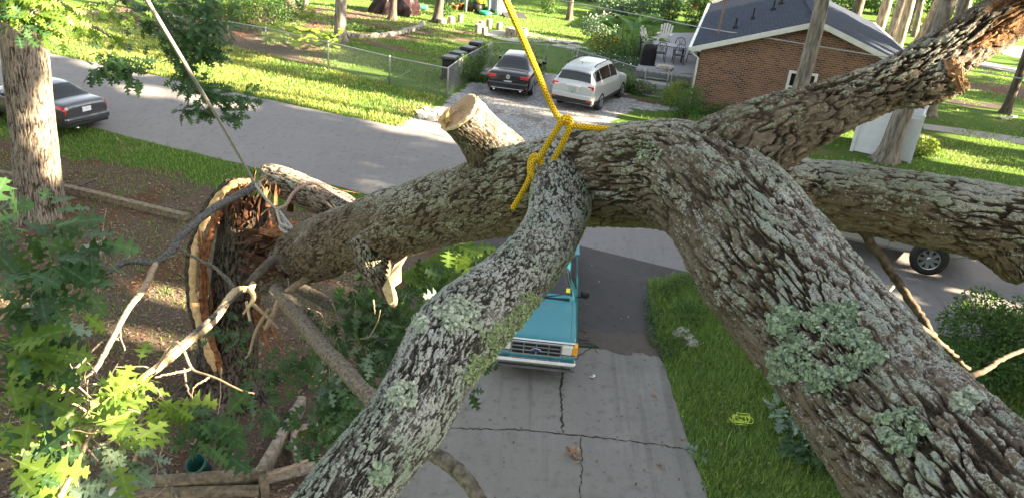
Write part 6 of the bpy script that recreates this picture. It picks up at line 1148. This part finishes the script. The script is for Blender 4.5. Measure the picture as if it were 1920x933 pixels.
# ---- planting
def shrub(name, label, base, blobs, n, size, mat, cat='shrub', stems=6, extra=None, tpl=MINI, up=.6):
    base = Vector(base); t = thing(name, label, cat, tuple(base)); leaves_blob('foliage', [(base.x+a, base.y+b_, base.z+c_, d, e, f) for a, b_, c_, d, e, f in blobs], n, size, mat, t, tpl, up, .35, -.2, base.z+.02); mb = MB(); rg = random.Random(n)
    for i in range(stems):
        a, b_, c_, d, e, f = blobs[i % len(blobs)]; mb.tube([base+Vector((rg.gauss(0, .1), rg.gauss(0, .1), -.05)), base+Vector((a*.5, b_*.5, c_*.5)), base+Vector((a+rg.gauss(0, d*.3), b_+rg.gauss(0, e*.3), c_+f*.4))], [.03, .022, .008], 5)
    if stems: mb.build('stem', TWIG, t, True, True)
    if extra: 
        m, nn, sz, zz, nm = extra; kind(leaves_blob(nm, [(base.x+a, base.y+b_, base.z+c_+zz, d, e, f*.8) for a, b_, c_, d, e, f in blobs], nn, sz, m, t, MINI, 1.5, .85), 'stuff')
    return t
YEL = leaf_mat('yellow_petal', (.65, .38, .01), (.8, .52, .02), .1); WHT = leaf_mat('white_petal', (.6, .6, .6), (.75, .75, .74), .1)
RBP = (10.95, 15.2)
shrub('bush', 'dark leafy bush at the bottom right beside the road', at(*RBP), [(-.3, .2, .7, .85, .8, .6), (.5, -.3, .8, .9, .9, .65), (-.6, -.9, .45, .7, .7, .5), (1.2, .4, .8, .9, .9, .7), (.2, -1.1, .5, .8, .8, .5), (-.1, .7, 1.0, .5, .5, .5)], 8500, .095, BUSH, 'bush', 14)
shrub('shrub', 'dark azalea in front of the brick wall beside the lawn', G(1283, 225), [(0, 0, .7, .55, .5, .55), (.3, .2, .9, .35, .35, .5), (-.3, 0, .5, .4, .4, .4)], 1500, .085, BUSH, stems=8)
shrub('shrub', 'yellow green bush at the brick house corner by the gate', G(1268, 200), [(0, 0, .6, .6, .5, .6), (-.3, .1, .4, .4, .4, .4)], 1300, .085, BUSH_Y)
shrub('shrub', 'low dark foundation planting along the brick wall', G(1345, 218), [(-.6, .1, .25, .7, .4, .3), (.4, 0, .25, .8, .4, .3), (1.3, -.1, .2, .7, .4, .25), (2.3, -.4, .2, .8, .4, .25)], 2000, .09, BUSH)
shrub('shrub', 'strappy green border clump beside the silver crossover', G(1180, 172), [(-.4, 0, .3, .7, .5, .35), (.5, -.3, .25, .6, .45, .3), (-1.0, .5, .3, .6, .5, .35)], 1500, .14, BUSH, extra=(BUSH_Y, 200, .14, .05, 'yellowing_leaf'))
shrub('flower_bed', 'yellow flowering clump left of the deck planting', G(1130, 108), [(0, 0, .7, .7, .6, .6), (.6, .2, .6, .6, .5, .5)], 1600, .10, BUSH, 'flowers', extra=(YEL, 300, .09, .12, 'yellow_flower'))
shrub('flower_bed', 'white flowering clump low behind the silver crossover', G(1110, 120), [(-.5, 0, .35, .6, .5, .35), (.7, -.2, .35, .8, .5, .35), (1.9, -.6, .3, .8, .5, .3)], 1500, .10, BUSH_B, 'flowers', extra=(WHT, 90, .10, .1, 'white_flower'))
shrub('flower_bed', 'tall pale flowering stalks at the back of the garden bed', G(1130, 80), [(0, 0, .9, .8, .6, .7), (-.8, .4, .8, .6, .6, .6)], 1500, .12, BUSH_B, 'flowers', extra=(WHT, 60, .16, .3, 'white_flower'))
shrub('shrub', 'dense dark bush between the flowers and the covered grill', G(1180, 122), [(0, 0, .7, .9, .8, .7), (.6, .3, 1.0, .7, .7, .6), (-.7, 0, .5, .7, .6, .5)], 2600, .10, BUSH)
cq = G(1180, 104); CN = thing('banana_plant', 'tall broad leaved banana plant behind the flowers', 'plant', tuple(cq)); rg = random.Random(2); Cc = []; Xx = []
for i in range(34): a = rg.random()*6.3; r = rg.random()*.9; Cc.append((cq.x+math.cos(a)*r*1.3, cq.y+math.sin(a)*r, cq.z+.9+rg.random()*1.1)); Xx.append((math.cos(a), math.sin(a), .15+rg.random()*.5))
V, F = scatter(np.array(Cc), np.array(Xx), np.tile((0, 0, 1.), (34, 1))+.2*RNG.normal(size=(34, 3)), .75+.5*RNG.random(34), MINI); mesh_np('leaf', V, F, leaf_mat('banana_leaf', (.05, .13, .04), (.10, .20, .06)), False, CN); mb = MB()
for i in range(9): mb.tube([(cq.x+(i-4)*.25, cq.y+.2*math.sin(i*3), cq.z), (cq.x+(i-4)*.28, cq.y+.2*math.sin(i*3), cq.z+1.6)], [.05, .025], 6)
mb.build('stem', M('green_stem', (.10, .16, .05)), CN, True, True)
hosta = G(575, 96); HO = thing('hosta_clump', 'sunlit yellow green broad leaf clump behind the chain-link fence', 'plant', tuple(hosta)); Cc = []; Xx = []
for i in range(90): a = rg.random()*6.3; Cc.append((hosta.x+rg.uniform(-2.0, 1.7), hosta.y+rg.uniform(-.8, .8)-.0, 1.5+.25+rg.random()*.75)); Xx.append((math.cos(a), math.sin(a)-.3, .25))
V, F = scatter(np.array(Cc), np.array(Xx), np.tile((0, -.6, 1.), (90, 1)), .32+.28*RNG.random(90), MINI); mesh_np('leaf', V, F, leaf_mat('hosta_leaf', (.16, .26, .03), (.30, .38, .06), .4), False, HO)
for lb, px_, py_, bl_, n, sz, mt in [('loose mid green bush behind the hanging branch at upper left', 490, 62, [(0, 0, 1.0, 1.4, 1, .9), (1.0, .6, 1.4, 1.1, .9, .9), (-1.1, .3, .8, 1, .9, .8)], 3000, .13, BUSH),
   ('yellowish bush at the top edge between two garden trunks', 455, 40, [(0, 0, 1, 1.3, 1, 1), (-1, .5, 1.2, 1, 1, .9)], 2000, .14, BUSH_Y), ('small pale shrub beside the flared pale trunk', 578, 36, [(0, 0, .4, .4, .4, .4)], 500, .1, BUSH_Y), ('brown green shrub at the top left beyond the verge', 360, 48, [(0, 0, .9, 1.4, 1, .9), (1.4, .2, .7, .9, .8, .7)], 2000, .14, BUSH),
   ('low weeds along the stone edging', 700, 62, [(-1, 0, .15, .9, .3, .2), (.3, .1, .12, .7, .3, .18)], 700, .12, BUSH), ('young shrub in the back lawn left of the dark trunk', 1030, 26, [(0, 0, .8, .7, .6, .8)], 900, .15, BUSH), ('small round shrub far back beside the wire', 1148, 32, [(0, 0, .9, 1.0, .8, .9), (.9, .2, .7, .8, .7, .7)], 1800, .15, BUSH_B),
   ('large blue green bush on the far lawn behind the flowers', 1180, 40, [(0, 0, 1.1, 1.6, 1.2, 1.1), (1.5, .3, 1.3, 1.3, 1.1, 1.2), (-1.4, 0, .9, 1.2, 1, .9)], 4200, .15, BUSH_B), ('upright shrub on the lawn between the wire and deck', 1253, 45, [(0, 0, 1.0, .7, .6, 1.0)], 1500, .13, BUSH), ('dark bush with a red bloom beside the roof corner', 1298, 52, [(0, 0, 1.1, .8, .7, 1.1), (.4, .2, 1.7, .5, .5, .5)], 2200, .12, BUSH),
   ('dark hedge mass at the far end of the roof', 1580, 20, [(0, 0, 1.4, 3.5, 1.5, 1.4), (4, -1, 1.4, 3, 1.5, 1.3)], 3600, .3, BUSH), ('sunlit shrub among the far trunks at the top right', 1735, 65, [(0, 0, .8, 1.4, 1, .8), (1.5, 0, 1.0, 1.2, 1, .9)], 2000, .2, BUSH_Y), ('low green shrub at the far walk by the pale trunks', 1665, 70, [(0, 0, .5, 1.2, .8, .5)], 900, .18, BUSH), ('tall green bush at the top right beyond the thick trunk', 1790, 30, [(0, 0, 2, 4, 2, 2), (4, 0, 2.4, 3, 2, 2.2), (-3, 2, 2, 3, 2, 2)], 4200, .32, BUSH),
   ('small tuft on the right lawn near the walk', 1785, 148, [(0, 0, .25, .5, .4, .25)], 300, .12, BUSH_Y), ('leafy weeds at the right end of the white enclosure', 1720, 290, [(0, 0, .3, .6, .5, .3), (.6, .8, .2, .5, .5, .25)], 900, .13, BUSH_Y), ('dark far hedge at the top centre edge', 1120, 4, [(0, 0, 1, 4, 1.2, 1.2), (6, 0, 1.2, 4, 1.2, 1.2), (-6, 0, .9, 4, 1.2, 1)], 4200, .28, BUSH), ('leafy clump at the foot of the shed trunk', 832, 30, [(0, 0, .4, .6, .5, .4)], 400, .15, BUSH),
   ('fallen oak spray with pale undersides in the right grass', 1490, 800, [(0, 0, .34, .5, .8, .14), (.5, -.8, .34, .6, .6, .14), (.4, .5, .3, .4, .5, .14), (1.0, -.2, .34, .5, .5, .18)], 520, .17, OAK_BACK), ('dark oak spray lying at the bottom right behind the trunk', 1530, 860, [(0, 0, .28, .7, .6, .12), (.5, .6, .3, .5, .6, .14)], 420, .17, OAK), ('small fallen oak spray on the concrete edge', 1308, 857, [(0, 0, .03, .14, .14, .025)], 12, .15, OAK_BACK),
   ('green weeds below the torn branch in the raised bed', 640, 815, [(0, 0, .10, .4, .5, .10), (-.9, -.3, .08, .3, .3, .08)], 700, .06, BUSH_Y), ('grass tuft on the gravel beside the black saloon', 898, 152, [(0, 0, .10, .45, .5, .12)], 700, .12, BUSH)]:
    oak = 'oak spray' in lb; shrub('fallen_spray' if oak else 'shrub', lb, G(px_, py_), bl_, n, sz, mt, 'branch' if oak else 'shrub', 0 if oak or n < 800 else 6, None, LEAF if oak else MINI, 1.6 if oak else .6)
rbq = G(1297, 38); tag(MB().rock(rbq+Vector((-.2, -1.1, 1.2)), (.4, .3, .4), 77).build('bird_feeder', M('red_paint', (.5, .02, .02)), None), 'small red feeder in front of the dark bush by the roof', 'feeder')
cgq = G(1278, 16); tag(MB().lathe([(.8, 0), (.8, .5), (.95, .55), (.8, .9), (.3, 1.2), (.02, 1.25)], 18, cgq).build('covered_grill', M('pale_cover', (.35, .37, .42), (.45, .47, .5)), None, True), 'pale covered grill far back on the lawn', 'grill')
# ---- raised timber bed, pot, caps, fallen bits in the left yard
TMB = M('weathered_timber', (.16, .135, .105), (.36, .31, .25), sc=10, det=6, bump=.5, stretch=(1, 1, 1)); TMD = M('mossy_timber', (.10, .08, .055), (.24, .19, .13), sc=10, det=6, bump=.6)
def timber(px0, px1, w_, h, mat, label, dz=0):
    a, b_ = G(*px0), G(*px1); return tag(MB().bar(a+Vector((0, 0, h/2+dz)), b_+Vector((0, 0, h/2+dz)), w_, h).build('timber', mat, None, False, False, .012), label, 'timber')
timber((205, 925), (488, 903), .15, .26, TMD, 'front timber of the raised bed under the pot'); timber((488, 905), (568, 765), .14, .3, TMB, 'pale board edging the raised bed, running up to the right'); timber((495, 905), (640, 868), .12, .2, TMB, 'short timber from the bed corner towards the lichen limb'); timber((150, 935), (488, 925), .15, .14, TMD, 'lower timber course in front of the raised bed')
timber((-30, 326), (120, 354), .2, .2, TMD, 'landscape timber left of the thick trunk'); timber((122, 358), (352, 414), .2, .2, TMD, 'landscape timber running from the thick trunk to the stump'); timber((585, 735), (630, 665), .16, .12, TMB, 'pale broken board under the leaves beside the leaning log', .1)
for q in (G(490, 908), G(494, 925)): tag(MB().box(q+Vector((.04, -.03, .18)), (.13, .13, .42), .3).build('post', TMD, None, False, False, .01), 'stub post at the corner of the raised bed', 'post', 'corner posts of the raised bed')
pq = G(378, 890); PO = thing('plant_pot', 'dark green plastic plant pot tipped over in the raised bed', 'plant pot', tuple(pq+Vector((0, 0, .17)))); mb = MB(); mb.lathe([(.115, -.16), (.16, .13), (.18, .135), (.18, .19), (.155, .19), (.15, .12), (.10, -.14)], 26); mm = Matrix.Rotation(-.25, 4, 'Y') @ Matrix.Rotation(.5, 4, 'X'); mb.v = [tuple(mm @ Vector(v)) for v in mb.v]; mb.build('pot', M('green_plastic', (.012, .06, .05), (.02, .08, .065), sc=6, rough=.45), PO, True)
for (px_, py_, lb) in ((365, 847, 'dark round plastic cap lying above the green pot'), (305, 892, 'dark round plastic cap left of the green pot')):
    q = G(px_, py_); tag(MB().lathe([(.11, 0), (.115, .03), (.09, .05), (.02, .05)], 20, q+Vector((0, 0, .01))).build('round_cap', M('dark_cap', (.02, .022, .035), (.04, .042, .06), rough=.4), None, True), lb, 'cap')
bq = G(355, 933); tag(MB().rock(G(222, 935)+Vector((0, 0, .1)), (.34, .3, .26), 12).build('stone', M('white_stone', (0, 0, 0)), None, True), 'white stone below the timbers at the bottom left', 'stone')
def ground_branch(px, r, mat, label, z=.08):
    P = spline([tuple(G(*p)+Vector((0, 0, z))) for p in px], 40); tag(MB().tube(P.tolist(), (r*(1+.15*np.sin(np.arange(40)*.8))).tolist(), 10).build('fallen_branch', mat, None, True), label, 'branch')
ground_branch([(600, 808), (578, 812), (556, 818), (549, 840), (556, 868), (570, 900)], .055, M('pink_branch', (.22, .16, .14), (.36, .28, .25), sc=20, bump=.4), 'bent pinkish branch lying over the bed timber', .16)
ground_branch([(492, 912), (540, 896), (600, 870)], .03, TWIG_TAN, 'thin tan stick along the short timber', .22)
for i, (px, lb) in enumerate([([(150, 350), (180, 338)], 'short curved stick in the red mulch by the timber'), ([(520, 700), (560, 690)], 'stick under the leaves by the stump'), ([(470, 335), (478, 330)], 'chip of wood near the verge by the stump')]): ground_branch(px+[(px[1][0]+6, px[1][1]-4)], .03, TWIG, lb, .04)
for i, (px_, py_) in enumerate([(530, 795), (400, 860), (415, 845), (440, 835)]): tag(splinters(G(px_, py_)+Vector((0, 0, .06)), (1, .5, .3), 4, .28, .03, (.04, .04, .02), WOOD, None, 'wood_chip', .6, 40+i), 'fresh splintered wood chip on the soil by the stump', 'wood chip', 'fresh wood chips by the stump') if False else None
# rope coil on the grass, leaf clump and twigs on the drive
cq = G(1385, 796); mb = MB(); rg = random.Random(9)
for k in range(9):
    a0 = rg.random()*6; r1, r2 = rg.uniform(.12, .24), rg.uniform(.08, .16); c = cq+Vector((rg.gauss(0, .07), rg.gauss(0, .05), .13+rg.random()*.06)); mb.tube([c+Vector((math.cos(a)*r1, math.sin(a)*r2, .02*math.sin(a*3))) for a in np.linspace(a0, a0+5.2, 22)], .009, 6)
tag(mb.build('rope_coil', M('lime_rope', (.42, .55, .06), (.55, .66, .10), sc=60), None, True), 'lime yellow rope lying in a loose coil on the grass', 'rope')
lq = G(1072, 857); C = np.array([(lq.x+random.gauss(0, .07), lq.y+random.gauss(0, .07), lq.z+.05+random.random()*.08) for _ in range(26)]); V, F = scatter(C, rnd_dirs(26), rnd_dirs(26, .8), .13*np.ones(26), LEAF); tag(mesh_np('dead_leaf_clump', V, F, leaf_mat('tan_dead_leaf', (.20, .12, .07), (.36, .23, .15), .1, .8)), 'clump of curled tan oak leaves on the concrete', 'leaves')
for i, (px_, py_, lb) in enumerate([(1272, 823, 'single brown oak leaf on the concrete near the grass'), (1220, 740, 'curled brown leaf on the concrete right of centre'), (1242, 876, 'pale tan leaf on the lower right concrete'), (1115, 709, 'scrap of white paper on the concrete by the truck')]):
    q = G(px_, py_); C = np.array([tuple(q+Vector((.02*k, .01*k, .045))) for k in range(2)]); V, F = scatter(C, rnd_dirs(2)*np.array((1, 1, .2)), rnd_dirs(2, 2), .14*np.ones(2), LEAF if i < 3 else MINI); tag(mesh_np('dead_leaf' if i < 3 else 'paper_scrap', V, F, leaf_mat('tan_leaf', (.24, .14, .08), (.36, .23, .15), .1, .8) if i < 3 else WHITEP), lb, 'leaf' if i < 3 else 'paper')
# overhead cable
P = spline([tuple(U(*p)) for p in [(1020, -5, 40), (1180, 25, 37.5), (1310, 51, 35), (1440, 72, 31), (1600, 98, 30), (1800, 130, 29), (2000, 160, 28)]], 40); tag(MB().tube(P.tolist(), .022, 6).build('overhead_cable', M('cable_grey', (.35, .36, .38)), None, True), 'thin grey overhead cable crossing in front of the brick house', 'cable')
# the near oak at left with its hanging branches
ob = G(78, 402); OT = thing('oak_tree', 'thick sun striped oak trunk at the left in front of the grey saloon', 'tree', tuple(ob))
lx_ = U(62, 0, 19.6); dx_ = (lx_-ob)/(lx_.z-ob.z)
bark_tube('trunk', [(ob.x+dx_.x*z, ob.y+dx_.y*z*.4, ob.z+z, r) for z, r in ((-.2, .74), (.15, .66), (.6, .58), (1.5, .555), (3, .535), (5, .52), (7, .50), (9, .46), (12, .38))], BARK_TREE, OT, 260, 2.2, .05, .55, .022, 91, .03, .02, plates=.3, up_lich=0)
crown([(ob.x+math.cos(a)*2.6, ob.y+math.sin(a)*2.6, ob.z+10+1.2*math.sin(a*3), 2.4, 2.4, 2.) for a in np.arange(7)*.9], 2600, .4, CROWN, OT)
branch([(60, -60, 12), (130, 20, 10), (200, 65, 10), (250, 95, 10)], [.05, .03, .015, .008], TWIG, OT, 'branch', 8, 40, .008); branch([(100, -40, 9), (60, 0, 8.6), (20, 40, 8.4)], [.03, .02, .008], TWIG, OT, 'branch', 8, 30, .006)
branch([(190, -60, 13), (260, 20, 12), (330, 75, 12), (350, 130, 12), (380, 180, 12), (440, 195, 12)], [.07, .055, .04, .025, .015, .006], TWIG, OT, 'branch', 8, 50, .01); branch([(350, 125, 12), (390, 60, 12), (400, 0, 12)], [.02, .015, .008], TWIG, OT, 'branch', 6, 30, .01); branch([(360, 150, 12), (350, 200, 12), (325, 212, 12)], [.015, .01, .005], TWIG, OT, 'branch', 6, 30, .01)
foliage([([(-30, 20, 8.4), (40, 30, 8.4), (110, 30, 8.6)], 90, .15, .22), ([(-30, -10, 8.4), (60, 0, 8.4), (140, 10, 8.8)], 90, .15, .22), ([(110, 20, 9), (150, 50, 9.4), (230, 70, 10)], 46, .15, .25), ([(120, -20, 9), (200, 20, 9.6), (280, 30, 10)], 36, .15, .25)], OAK_LIT, 'foliage', OT)
foliage([([(180, 90, 10), (220, 110, 10), (255, 125, 10)], 40, .16, .2), ([(150, 130, 10), (185, 130, 10), (210, 125, 10)], 44, .18, .13), ([(20, 60, 8.4), (60, 40, 8.4), (20, 20, 8.4)], 40, .19, .2), ([(210, 115, 10), (235, 130, 10), (262, 150, 10)], 32, .16, .13)], OAK, 'foliage', OT)
foliage([([(250, -10, 12), (320, 50, 12), (400, 60, 12)], 240, .15, .45), ([(330, 60, 12), (370, 90, 12), (405, 100, 12)], 150, .145, .25), ([(350, 130, 12), (360, 160, 12), (400, 175, 12)], 120, .14, .25), ([(370, 175, 12), (420, 180, 12), (475, 185, 12)], 110, .14, .18), ([(325, 205, 12), (370, 208, 12), (450, 218, 12)], 90, .14, .14), ([(300, 20, 12), (380, 0, 12), (410, 60, 12)], 170, .15, .4), ([(290, 60, 12), (330, 110, 12), (355, 130, 12)], 70, .14, .16), ([(200, -20, 13), (260, 10, 12), (300, 30, 12)], 110, .15, .35)], OAK, 'foliage', OT)
